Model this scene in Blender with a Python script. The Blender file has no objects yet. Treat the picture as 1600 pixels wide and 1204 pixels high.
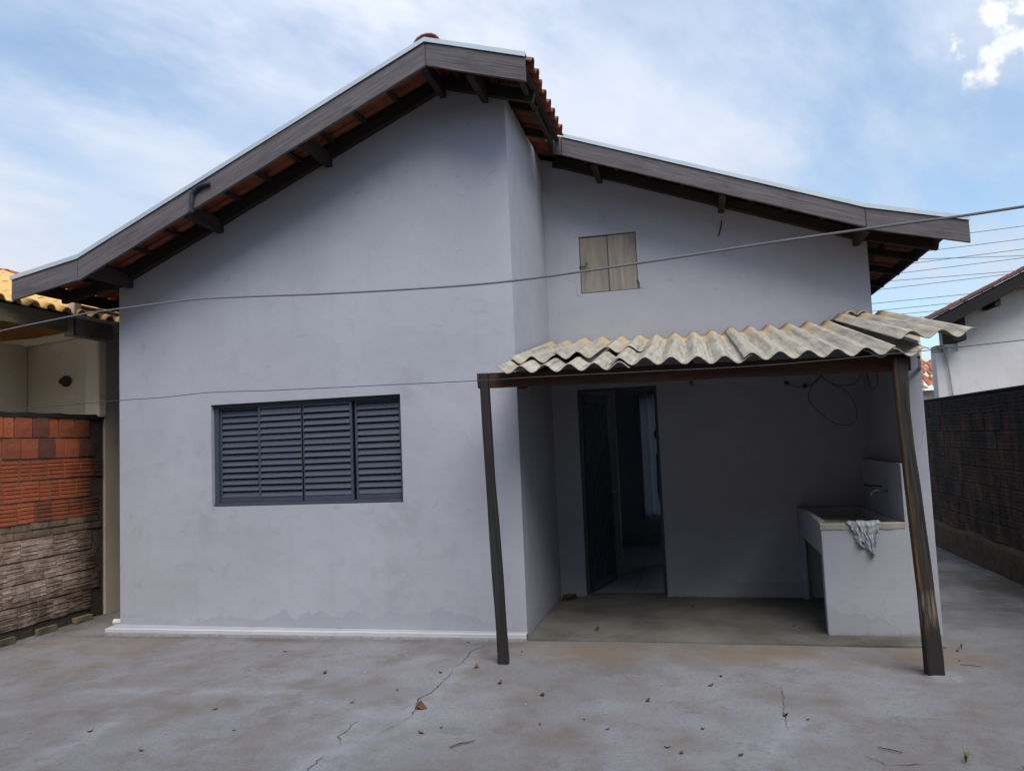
import bpy, bmesh, math, random
from mathutils import Vector, Matrix, noise as mnoise
random.seed(7)
S = bpy.context.scene
COL = S.collection
RAD = math.radians

# ---------------------------------------------------------------- camera, sky, sun, exposure
cam_d = bpy.data.cameras.new('camera'); cam = bpy.data.objects.new('camera', cam_d); COL.objects.link(cam)
cam.matrix_world = Matrix(((0.971797, 0.058848, 0.228359, 5.292),
                           (0.231952, -0.06386, -0.970629, -6.146),
                           (-0.042537, 0.996222, -0.075708, 1.6), (0, 0, 0, 1)))
cam_d.sensor_width = 36; cam_d.lens = 26.615; cam_d.clip_start = 0.05; cam_d.clip_end = 2000
S.camera = cam
S.render.engine = 'CYCLES'
S.cycles.max_bounces = 5; S.cycles.diffuse_bounces = 3; S.cycles.glossy_bounces = 2; S.cycles.transmission_bounces = 3
S.cycles.use_adaptive_sampling = True; S.cycles.adaptive_threshold = 0.03
S.cycles.caustics_reflective = S.cycles.caustics_refractive = False
S.view_settings.view_transform = 'Standard'; S.view_settings.look = 'None'
S.view_settings.exposure = 0.6; S.view_settings.gamma = 1.0
SUN_DIR = Vector((0.34, -0.60, 0.95)).normalized()          # towards the sun: right of the yard, veiled by cloud


SKY_LOC = (19.13, -17.82, 0); SKY_ROT = 2.18


class NT:
    """small node-tree shorthand"""
    def __init__(s, tree):
        s.t = tree; s.n = tree.nodes; s.l = tree.links
    def node(s, typ, **kw):
        n = s.n.new(typ)
        for k, v in kw.items(): setattr(n, k, v)
        return n
    def put(s, sock, v):
        if hasattr(v, 'is_output') or isinstance(v, bpy.types.NodeSocket): s.l.new(v, sock)
        elif isinstance(v, (tuple, list)) and len(v) == 3 and sock.type == 'RGBA': sock.default_value = (*v, 1)
        else: sock.default_value = v
    def pos(s): return s.node('ShaderNodeNewGeometry').outputs['Position']
    def obj(s): return s.node('ShaderNodeTexCoord').outputs['Object']
    def uv(s): return s.node('ShaderNodeTexCoord').outputs['UV']
    def rnd(s): return s.node('ShaderNodeObjectInfo').outputs['Random']
    def mapping(s, v, scale=(1, 1, 1), loc=(0, 0, 0), rot=(0, 0, 0)):
        m = s.node('ShaderNodeMapping'); s.put(m.inputs['Vector'], v)
        m.inputs['Scale'].default_value = scale; s.put(m.inputs['Location'], loc); m.inputs['Rotation'].default_value = rot
        return m.outputs[0]
    def noise(s, v, scale=5., detail=4., rough=.55, dist=0.):
        n = s.node('ShaderNodeTexNoise'); s.put(n.inputs['Vector'], v)
        n.inputs['Scale'].default_value = scale; n.inputs['Detail'].default_value = min(detail, 3.)
        n.inputs['Roughness'].default_value = rough; n.inputs['Distortion'].default_value = dist
        return n.outputs['Fac']
    def ramp(s, f, *stops):
        r = s.node('ShaderNodeValToRGB'); s.put(r.inputs[0], f); e = r.color_ramp.elements
        while len(e) < len(stops): e.new(.5)
        for i, (p, c) in enumerate(stops):
            e[i].position = p
            e[i].color = (*c, 1) if isinstance(c, tuple) else (c, c, c, 1)
        return r.outputs[0]
    def rng(s, f, a, b, c=0., d=1.):
        r = s.node('ShaderNodeMapRange'); s.put(r.inputs[0], f)
        for i, v in enumerate((a, b, c, d)): r.inputs[i + 1].default_value = v
        return r.outputs[0]
    def mix(s, f, a, b, blend='MIX'):
        m = s.node('ShaderNodeMix', data_type='RGBA', blend_type=blend)
        s.put(m.inputs[0], f); s.put(m.inputs[6], a); s.put(m.inputs[7], b)
        return m.outputs[2]
    def math(s, op, a, b=0., c=None):
        m = s.node('ShaderNodeMath', operation=op); s.put(m.inputs[0], a); s.put(m.inputs[1], b)
        if c is not None: s.put(m.inputs[2], c)
        return m.outputs[0]
    def sep(s, v):
        m = s.node('ShaderNodeSeparateXYZ'); s.put(m.inputs[0], v); return m.outputs
    def attr(s, name): return s.node('ShaderNodeAttribute', attribute_name=name).outputs['Fac']
    def bump(s, h, strength=.3, dist=.01, normal=None):
        b = s.node('ShaderNodeBump'); s.put(b.inputs['Height'], h)
        b.inputs['Strength'].default_value = strength; b.inputs['Distance'].default_value = dist
        if normal is not None: s.put(b.inputs['Normal'], normal)
        return b.outputs[0]


world = bpy.data.worlds.new('World'); S.world = world; world.use_nodes = True
w = NT(world.node_tree)
for n in list(w.n): w.n.remove(n)
sky = w.node('ShaderNodeTexSky', sky_type='NISHITA'); sky.sun_disc = False
sky.sun_elevation = math.asin(SUN_DIR.z); sky.sun_rotation = math.atan2(SUN_DIR.x, SUN_DIR.y)
sky.air_density = 1.0; sky.dust_density = 0.3; sky.ozone_density = 2.0
gen = w.node('ShaderNodeTexCoord').outputs['Generated']
sx, sy, sz = w.sep(gen)[:3]
den = w.math('ADD', w.math('MAXIMUM', sz, 0.0), 0.42)
cv = w.node('ShaderNodeCombineXYZ'); w.put(cv.inputs[0], w.math('DIVIDE', sx, den)); w.put(cv.inputs[1], w.math('DIVIDE', sy, den))
cvec = w.mapping(cv.outputs[0], loc=SKY_LOC, rot=(0, 0, SKY_ROT))
nzn = w.node('ShaderNodeTexNoise'); w.put(nzn.inputs['Vector'], w.mapping(cvec, (1.0, 1.7, 1)))
nzn.inputs['Scale'].default_value = 1.5; nzn.inputs['Detail'].default_value = 6; nzn.inputs['Roughness'].default_value = .6
wv = w.node('ShaderNodeVectorMath', operation='MULTIPLY_ADD'); w.put(wv.inputs[0], nzn.outputs['Color']); wv.inputs[1].default_value = (.9, .9, 0); w.put(wv.inputs[2], cvec)
n1 = w.noise(wv.outputs[0], 0.85, 3, .5)
n2 = nzn.outputs['Fac']
cl = w.math('ADD', w.math('MULTIPLY', n1, .60), w.math('MULTIPLY', n2, .40))
cmask = w.ramp(cl, (.38, .16), (.48, .38), (.56, .76), (.64, 1.0))
cshade = w.ramp(n2, (.30, (.68, .81, .99)), (.62, (.94, .97, 1.07)))
# an overcast veil is brighter overhead than near the horizon
veil = w.math('MULTIPLY_ADD', w.math('MAXIMUM', sz, 0.0), 0.95, 0.62)
# the small heap cloud
d0 = w.node('ShaderNodeVectorMath', operation='DOT_PRODUCT'); w.put(d0.inputs[0], gen); d0.inputs[1].default_value = (0.331, 0.857, 0.395)
hn = w.noise(gen, 30, 3, .62)
heap = w.math('MULTIPLY', w.rng(d0.outputs['Value'], .9975, .9993), w.rng(w.math('ADD', hn, w.rng(d0.outputs['Value'], .9980, .9998, -.10, .10)), .40, .66))
bgA = w.node('ShaderNodeBackground'); w.put(bgA.inputs[0], w.mix(1.0, sky.outputs[0], (.90, 1.02, 1.02), 'MULTIPLY')); bgA.inputs[1].default_value = 0.125
bgB = w.node('ShaderNodeBackground'); w.put(bgB.inputs[0], w.mix(heap, cshade, w.ramp(hn, (.40, (.80, .87, .98)), (.68, (1.05, 1.06, 1.08))))); w.put(bgB.inputs[1], w.math('MULTIPLY', veil, 0.66))
mx = w.node('ShaderNodeMixShader'); w.put(mx.inputs[0], w.math('MAXIMUM', cmask, heap))
w.l.new(bgA.outputs[0], mx.inputs[1]); w.l.new(bgB.outputs[0], mx.inputs[2])
wo = w.node('ShaderNodeOutputWorld'); w.l.new(mx.outputs[0], wo.inputs[0])

sun_d = bpy.data.lights.new('sun', 'SUN'); sun_d.energy = 2.4; sun_d.angle = RAD(40); sun_d.color = (1.0, .96, .9)
sun = bpy.data.objects.new('sun', sun_d); COL.objects.link(sun)
sun.rotation_euler = SUN_DIR.to_track_quat('Z', 'Y').to_euler()

# ---------------------------------------------------------------- materials
def material(name, fn, rough=.8, spec=.3, metal=0.):
    m = bpy.data.materials.new(name); m.use_nodes = True
    t = NT(m.node_tree); b = t.n['Principled BSDF']
    b.inputs['Roughness'].default_value = rough; b.inputs['Metallic'].default_value = metal
    b.inputs['Specular IOR Level'].default_value = spec
    r = fn(t)
    if not isinstance(r, dict): r = {'c': r}
    t.put(b.inputs['Base Color'], r['c'])
    if 'n' in r: t.put(b.inputs['Normal'], r['n'])
    if 'r' in r: t.put(b.inputs['Roughness'], r['r'])
    return m

def m_plaster(base, damp=(.62, .62, .66), stain=True, seed=0.):
    def f(t):
        p = t.mapping(t.pos(), loc=(seed, seed * 2, 0))
        big = t.noise(p, .9, 5, .6); mid = t.noise(p, 6, 5, .6); fine = t.noise(p, 60, 4, .6)
        c = t.mix(t.rng(big, .3, .7), tuple(x * .90 for x in base), tuple(x * 1.07 for x in base))
        c = t.mix(t.rng(mid, .54, .72, 0, .45), c, tuple(x * .86 for x in base))
        # trowel marks, faint vertical runs, hairline crazing
        run = t.noise(t.mapping(p, (7, 7, .5)), 1.5, 4, .6)
        c = t.mix(t.rng(run, .58, .76, 0, .28), c, tuple(x * .82 for x in base))
        arc = t.noise(t.mapping(p, (1, 1, 2.2), rot=(0, .5, 0)), 3.1, 3, .62)
        c = t.mix(t.rng(arc, .56, .60, 0, .10), c, tuple(x * .80 for x in base))
        hair = t.rng(t.math('ABSOLUTE', t.math('SUBTRACT', big, .5)), .004, .0015, 0, .2)
        c = t.mix(t.math('MULTIPLY', hair, t.rng(mid, .45, .6)), c, tuple(x * .55 for x in base))
        if stain:
            for (qx, qz, rr) in ((1.0, 1.04, .30), (2.83, 1.02, .30), (2.95, 2.12, .25), (.9, 1.6, .2), (2.75, .45, .35)):
                dd = t.node('ShaderNodeVectorMath', operation='DISTANCE'); t.put(dd.inputs[0], t.pos()); dd.inputs[1].default_value = (qx, 0, qz)
                c = t.mix(t.math('MULTIPLY', t.rng(dd.outputs['Value'], rr, .05), t.rng(mid, .42, .56, 0, .4)), c, tuple(x * .72 for x in base))
            z = t.sep(t.pos())[2]
            edge = t.math('ADD', z, t.math('MULTIPLY', t.math('SUBTRACT', t.noise(p, 2.3, 5, .7), .5), .5))
            k = t.ramp(edge, (.0, 1.0), (.10, .75), (.155, .9), (.17, .0))
            c = t.mix(t.math('MULTIPLY', t.math('MULTIPLY', k, t.rng(big, .38, .58, .05, 1.)), .42), c, tuple(a * b for a, b in zip(base, damp)))
            dirt = t.rng(t.math('ADD', z, t.math('MULTIPLY', t.noise(p, 14, 4, .7), .10)), .045, .09, .7, 0.)
            c = t.mix(dirt, c, (.16, .15, .13))
        h = t.math('ADD', t.math('ADD', t.math('MULTIPLY', mid, .6), t.math('MULTIPLY', arc, .3)), t.math('MULTIPLY', fine, .2))
        return {'c': c, 'n': t.bump(h, .32, .012)}
    return f

def m_wood(dark, light, scale=1., rnd=.35):
    def f(t):
        u = t.uv(); r = t.rnd()
        uv = t.mapping(u, (1, 1, 1), loc=(0, 0, 0))
        add = t.node('ShaderNodeVectorMath', operation='ADD'); t.put(add.inputs[0], uv)
        cx = t.node('ShaderNodeCombineXYZ'); t.put(cx.inputs[0], t.math('MULTIPLY', r, 37)); t.put(cx.inputs[1], t.math('MULTIPLY', r, 11))
        t.put(add.inputs[1], cx.outputs[0]); v = add.outputs[0]
        g = t.noise(t.mapping(v, (1.2 * scale, 26 * scale, 1)), 1.6, 7, .65, .8)
        g2 = t.noise(t.mapping(v, (3 * scale, 90 * scale, 1)), 1.5, 4, .7)
        b = t.noise(t.mapping(v, (1.5, 4, 1)), 1.5, 4, .6)
        c = t.mix(t.rng(g, .28, .74), dark, light)
        kn = t.node('ShaderNodeTexVoronoi'); t.put(kn.inputs['Vector'], t.mapping(v, (1.6, 6, 1))); kn.inputs['Scale'].default_value = 1.
        c = t.mix(t.rng(kn.outputs['Distance'], .16, .06, 0, .7), c, tuple(x * .35 for x in dark))
        c = t.mix(t.rng(b, .5, .75, 0, .55), c, tuple(x * .55 for x in dark))
        c = t.mix(t.rng(g2, .62, .72, 0, .7), c, tuple(x * .3 for x in dark))
        c = t.mix(t.math('MULTIPLY', r, rnd), c, tuple(x * .6 for x in dark))
        return {'c': c, 'n': t.bump(t.math('ADD', g, t.math('MULTIPLY', g2, .6)), .6, .006)}
    return f

def m_plain(c, var=.12, scale=8., bump=.15, vcoord='obj'):
    def f(t):
        p = t.obj() if vcoord == 'obj' else t.pos()
        k = t.noise(p, scale, 5, .6); r = t.rnd()
        col = t.mix(t.rng(k, .3, .7), tuple(x * (1 - var) for x in c), tuple(x * (1 + var) for x in c))
        col = t.mix(t.math('MULTIPLY', r, .25), col, tuple(x * .7 for x in c))
        return {'c': col, 'n': t.bump(t.noise(p, scale * 6, 4, .6), bump, .004)}
    return f

def m_clay(c1, c2, mould=.5, mould_c=(.035, .03, .03)):
    def f(t):
        p = t.pos(); r = t.rnd()
        c = t.mix(r, c1, c2)
        c = t.mix(t.rng(t.noise(p, 9, 5, .65), .45, .75, 0, mould), c, mould_c)
        c = t.mix(t.rng(t.noise(p, 40, 4, .65), .5, .8, 0, .35), c, tuple(x * 1.4 for x in c1))
        return {'c': c, 'n': t.bump(t.noise(p, 70, 4, .6), .4, .004)}
    return f

def m_brick_left(t):
    p = t.pos(); r = t.rnd(); x, y, z = t.sep(p)[:3]
    c = t.ramp(r, (0, (.36, .09, .036)), (.35, (.44, .12, .048)), (.7, (.30, .08, .04)), (.86, (.17, .065, .04)), (.93, (.07, .045, .04)))
    c = t.mix(t.rng(t.noise(p, 16, 5, .65), .5, .78, 0, .5), c, (.16, .075, .05))
    # old lime wash left on the lower courses
    zz = t.math('ADD', z, t.math('MULTIPLY', t.math('SUBTRACT', t.noise(p, 4, 5, .65), .5), .35))
    wash = t.math('MULTIPLY', t.rng(zz, .97, .86), t.rng(t.noise(p, 22, 5, .7), .26, .42))
    c = t.mix(wash, c, t.mix(t.rng(t.noise(p, 5, 5, .75), .38, .62), (.23, .15, .105), (.40, .315, .255)))
    # black mould from the ground up and along the corner
    m1 = t.rng(t.math('ADD', z, t.math('MULTIPLY', t.noise(p, 5, 6, .7), .80)), .95, .35)
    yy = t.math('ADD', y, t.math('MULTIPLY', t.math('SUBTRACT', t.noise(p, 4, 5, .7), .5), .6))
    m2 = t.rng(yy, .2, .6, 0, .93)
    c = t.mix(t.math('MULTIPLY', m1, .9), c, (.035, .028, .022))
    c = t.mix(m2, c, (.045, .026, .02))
    return {'c': c, 'n': t.bump(t.noise(p, 45, 5, .65), .7, .008)}

def m_beige(t):
    p = t.pos(); y = t.sep(p)[1]
    c = t.mix(t.rnd(), (.27, .19, .125), (.20, .14, .095))
    c = t.mix(t.rng(t.noise(p, 8, 5, .7), .42, .68, 0, .75), c, (.07, .05, .04))
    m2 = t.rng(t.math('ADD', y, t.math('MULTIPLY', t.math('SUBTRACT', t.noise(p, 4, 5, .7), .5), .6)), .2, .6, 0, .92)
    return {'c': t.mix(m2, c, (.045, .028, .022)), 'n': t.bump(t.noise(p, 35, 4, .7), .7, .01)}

def m_mortar_left(t):
    p = t.pos(); x, y, z = t.sep(p)[:3]
    c = t.mix(t.noise(p, 12, 5, .6), (.17, .14, .10), (.30, .25, .18))
    m1 = t.rng(t.math('ADD', z, t.math('MULTIPLY', t.noise(p, 5, 6, .7), .60)), 1.0, .38)
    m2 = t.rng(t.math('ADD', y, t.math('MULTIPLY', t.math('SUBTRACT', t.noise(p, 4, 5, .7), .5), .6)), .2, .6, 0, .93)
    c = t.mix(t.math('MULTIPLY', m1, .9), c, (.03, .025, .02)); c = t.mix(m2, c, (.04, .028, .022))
    c = t.mix(t.rng(z, 1.98, 2.04), c, (.03, .025, .025))
    return {'c': c, 'n': t.bump(t.noise(p, 30, 6, .7), .9, .015)}

def m_brick_right(t):
    p = t.pos(); r = t.rnd(); x, y, z = t.sep(p)[:3]
    c = t.ramp(r, (0, (.095, .060, .040)), (.5, (.105, .064, .042)), (.85, (.12, .06, .036)), (.96, (.16, .06, .033)))
    m = t.rng(t.noise(t.mapping(p, (1, 1.2, .6)), 3.0, 7, .72), .32, .60, .15, .95)
    c = t.mix(m, c, (.013, .012, .012))
    c = t.mix(t.rng(t.math('ADD', z, t.math('MULTIPLY', t.noise(p, 3, 5, .6), .5)), 1.75, 2.1, 0, .85), c, (.013, .014, .018))
    c = t.mix(t.rng(t.noise(p, 28, 5, .7), .62, .8, 0, .5), c, (.15, .12, .09))
    return {'c': c, 'n': t.bump(t.noise(p, 40, 5, .65), .7, .008)}

def m_concrete(t):
    p = t.pos()
    big = t.noise(p, .5, 3, .6); mid = t.noise(p, 1.9, 3, .68); fine = t.noise(p, 42, 3, .75); grit = t.noise(p, 170, 2, .7)
    c = t.mix(t.rng(big, .34, .66), (.158, .152, .152), (.192, .194, .212))
    c = t.mix(t.rng(mid, .42, .66, 0, .8), c, (.136, .116, .100))
    c = t.mix(t.rng(t.noise(t.mapping(p, loc=(7, 3, 1)), 1.1, 3, .7), .47, .64, 0, .6), c, (.228, .234, .258))
    c = t.mix(t.rng(t.noise(t.mapping(p, loc=(1, 9, 1)), 4.5, 3, .7), .56, .64, 0, .45), c, (.118, .104, .094))
    c = t.mix(t.rng(fine, .45, .75, 0, .55), c, (.095, .09, .088))
    c = t.mix(t.rng(grit, .55, .72, 0, .45), c, (.26, .258, .258))
    c = t.mix(t.math('MULTIPLY', t.attr('ochre'), t.rng(mid, .3, .6)), c, (.172, .125, .087))
    c = t.mix(t.math('MULTIPLY', t.attr('pale'), t.rng(t.noise(p, 7, 3, .75), .36, .62, .05, .7)), c, (.245, .252, .282))
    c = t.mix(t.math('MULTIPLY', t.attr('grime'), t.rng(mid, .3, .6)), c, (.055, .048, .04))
    h = t.math('ADD', t.math('MULTIPLY', mid, 1.2), t.math('ADD', t.math('MULTIPLY', fine, .3), t.math('MULTIPLY', grit, .06)))
    return {'c': c, 'n': t.bump(h, .5, .012), 'r': t.rng(big, .3, .7, .6, .85)}

def m_porchfloor(t):
    p = t.pos()
    c = t.mix(t.rng(t.noise(p, 1.6, 6, .65, .4), .3, .7), (.075, .070, .060), (.175, .166, .150))
    c = t.mix(t.rng(t.noise(p, 4, 6, .7), .55, .75, 0, .6), c, (.09, .08, .065))
    c = t.mix(t.rng(t.noise(p, 60, 4, .7), .6, .8, 0, .4), c, (.3, .28, .25))
    return {'c': c, 'n': t.bump(t.noise(p, 14, 6, .7), .3, .008), 'r': .7}

def m_fibro(t):
    u = t.uv(); p = t.pos(); uu, vv, _ = t.sep(u)[:3]; r = t.rnd()
    st = t.noise(t.mapping(u, (1.1, 22, 1)), 1.7, 6, .65, .3)
    c = t.mix(t.rng(t.noise(p, 5, 5, .6), .3, .7), (.29, .262, .215), (.42, .385, .32))
    c = t.mix(t.rng(st, .46, .68, 0, .75), c, (.13, .115, .10))
    c = t.mix(t.rng(t.noise(p, 55, 5, .7), .5, .72, 0, .22), c, (.2, .185, .165))
    c = t.mix(t.rng(t.noise(p, 18, 5, .7), .62, .74, 0, .25), c, (.5, .47, .42))
    lich = t.rng(t.math('ADD', uu, t.math('MULTIPLY', t.noise(p, 5, 5, .65), .35)), 1.85, 2.3, 0, .85)
    c = t.mix(lich, c, t.mix(t.noise(p, 9, 4, .6), (.42, .30, .16), (.52, .40, .25)))
    c = t.mix(t.math('MULTIPLY', r, .15), c, (.2, .18, .16))
    return {'c': c, 'n': t.bump(t.math('ADD', st, t.noise(p, 60, 4, .6)), .4, .004)}

def m_check(t):
    u = t.uv(); uu, vv, _ = t.sep(u)[:3]
    def line(v, k, wdt): return t.math('LESS_THAN', t.math('FRACT', t.math('MULTIPLY', v, k)), wdt)
    a = line(uu, 26, .42); b = line(vv, 26, .42)
    c = t.mix(t.math('MULTIPLY', a, .6), (.46, .47, .46), (.17, .22, .30))
    c = t.mix(t.math('MULTIPLY', b, .55), c, (.16, .20, .27))
    c = t.mix(t.rng(t.noise(u, 9, 3), .5, .7, 0, .6), c, (.3, .29, .27))
    return {'c': c, 'n': t.bump(t.noise(u, 120, 2), .3, .002)}

def m_tilefloor(t):
    p = t.pos(); b = t.node('ShaderNodeTexBrick'); t.put(b.inputs['Vector'], p)
    b.offset = 0; b.inputs['Color1'].default_value = (.52, .52, .54, 1); b.inputs['Color2'].default_value = (.56, .56, .57, 1)
    b.inputs['Mortar'].default_value = (.3, .3, .3, 1); b.inputs['Scale'].default_value = 1.; b.inputs['Mortar Size'].default_value = .004
    b.inputs['Brick Width'].default_value = .42; b.inputs['Row Height'].default_value = .42
    return {'c': b.outputs['Color'], 'r': .18}

WALL = (.362, .370, .422)
M = {
 'wall': material('lavender_grey_paint', m_plaster(WALL), .75),
 'white': material('white_plinth_paint', m_plaster((.46, .46, .48), stain=False), .7),
 'room': material('room_paint', m_plain((.62, .62, .65), .06, 2), .8),
 'shutter': material('slate_blue_paint', m_plain((.050, .058, .085), .10, 3, .08), .45, .4),
 'glass': material('dark_glass', lambda t: (.01, .012, .016), .08, .5),
 'fascia': material('weathered_fascia_wood', m_wood((.078, .071, .078), (.165, .15, .155)), .8),
 'rafter': material('dark_roof_timber', m_wood((.022, .017, .016), (.052, .038, .033)), .85),
 'shadewood': material('shaded_board', m_wood((.010, .009, .010), (.022, .018, .018)), .9),  # near-black because the eave's shade is put into the colour
 'beam': material('red_brown_timber', m_wood((.035, .016, .011), (.09, .036, .022)), .75),
 'postl': material('grey_black_post_wood', m_wood((.012, .010, .011), (.040, .035, .035)), .8),
 'hatch': material('bleached_hatch_wood', m_wood((.19, .175, .165), (.34, .295, .235), .8, .1), .8),
 'metal': material('galvanised_strip', m_plain((.50, .55, .58), .08, 3, .05), .42, .5, .35),
 'steel': material('dull_steel', m_plain((.42, .42, .43), .1, 20, .05), .3, .5, .9),
 'iron': material('black_iron', m_plain((.03, .035, .045), .2, 20, .1), .6),
 'clay': material('clay_tile', m_clay((.33, .105, .055), (.20, .07, .045), .5), .85),
 'claynew': material('bright_clay', m_clay((.42, .15, .07), (.30, .09, .045), .35), .85),
 'claydark': material('dark_clay', m_clay((.15, .055, .04), (.09, .04, .035), .6), .85),
 'ochre': material('yellow_tile', m_clay((.62, .40, .15), (.55, .34, .12), .12, (.25, .16, .07)), .85),
 'fibro': material('fibre_cement', m_fibro, .9),
 'conc': material('yard_concrete', m_concrete, .75),
 'porchf': material('porch_cement', m_porchfloor, .7),
 'rim': material('raw_cement', m_plain((.33, .31, .26), .2, 9, .3, 'pos'), .85),
 'pad': material('cement_pad', m_plain((.20, .20, .205), .2, 12, .4, 'pos'), .9),
 'crack': material('crack_dirt', m_plain((.055, .052, .05), .3, 30, .3), .95),
 'dirt': material('bare_soil', m_plain((.17, .13, .095), .25, 3, .5, 'pos'), .95),
 'brickl': material('hollow_brick', m_brick_left, .9),
 'mortarl': material('old_mortar', m_mortar_left, .95),
 'brickb': material('beige_brick', m_beige, .9),
 'edge': material('mossy_edging', m_clay((.14, .11, .07), (.08, .065, .045), .85, (.02, .018, .014)), .95),
 'brickr': material('mouldy_brick', m_brick_right, .92),
 'mortarr': material('mouldy_mortar', m_plain((.022, .02, .018), .4, 8, .6, 'pos'), .95),
 'footr': material('stained_footing', m_clay((.085, .056, .038), (.095, .06, .04), .9, (.02, .018, .016)), .95),
 'cream': material('cream_paint', m_plaster((.80, .66, .49), stain=False), .8),
 'creamdk': material('cream_stained', m_plaster((.46, .38, .30), stain=False), .85),
 'olive': material('olive_board', m_wood((.10, .085, .05), (.20, .17, .10)), .8),
 'olivegrey': material('gutter_board', m_plain((.17, .165, .13), .35, 4, .2), .7),
 'gutter': material('gutter_metal', m_plain((.12, .125, .125), .3, 5, .15), .45, .5, .3),
 'nwhite': material('white_house_paint', m_plaster((.52, .505, .51), stain=False, seed=3), .8),
 'peach': material('peach_paint', m_plain((.62, .44, .30), .05, 2, .05), .85),
 'cable': material('grey_cable', m_plain((.15, .15, .165), .1, 5, .05), .6),
 'wire': material('dark_wire', m_plain((.05, .05, .055), .1, 5, .05), .6),
 'pvc': material('white_pvc', m_plain((.66, .62, .58), .08, 10, .05), .4, .5),
 'check': material('checked_cloth', m_check, .95, .1),
 'curtain': material('grey_curtain', m_plain((.55, .57, .62), .08, 5, .1), .9),
 'leaf': material('dry_leaf', m_clay((.16, .07, .03), (.06, .035, .022), .4, (.03, .02, .015)), .9),
 'leafred': material('red_brown_leaf', m_plain((.115, .048, .026), .2, 30, .2), .85),
 'pebble': material('pale_pebble', m_plain((.32, .31, .29), .2, 30, .2), .9),
 'grass': material('dry_grass', m_plain((.12, .11, .045), .3, 20, .1), .9),
 'floor': material('glazed_floor_tile', m_tilefloor, .2, .5),
 'cloth_d': material('dark_clothes', m_plain((.022, .024, .032), .2, 8, .2), .9),
 'skin': material('skin', m_plain((.30, .17, .12), .08, 8, .05), .6),
 'hair': material('hair', m_plain((.012, .010, .009), .2, 30, .3), .7),
}
tr = NT(M['curtain'].node_tree); pb = tr.n['Principled BSDF']
trl = tr.node('ShaderNodeBsdfTranslucent'); trl.inputs[0].default_value = (.12, .135, .17, 1)
ms = tr.node('ShaderNodeMixShader'); ms.inputs[0].default_value = .6
tr.l.new(pb.outputs[0], ms.inputs[1]); tr.l.new(trl.outputs[0], ms.inputs[2]); tr.l.new(ms.outputs[0], tr.n['Material Output'].inputs[0])

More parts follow.
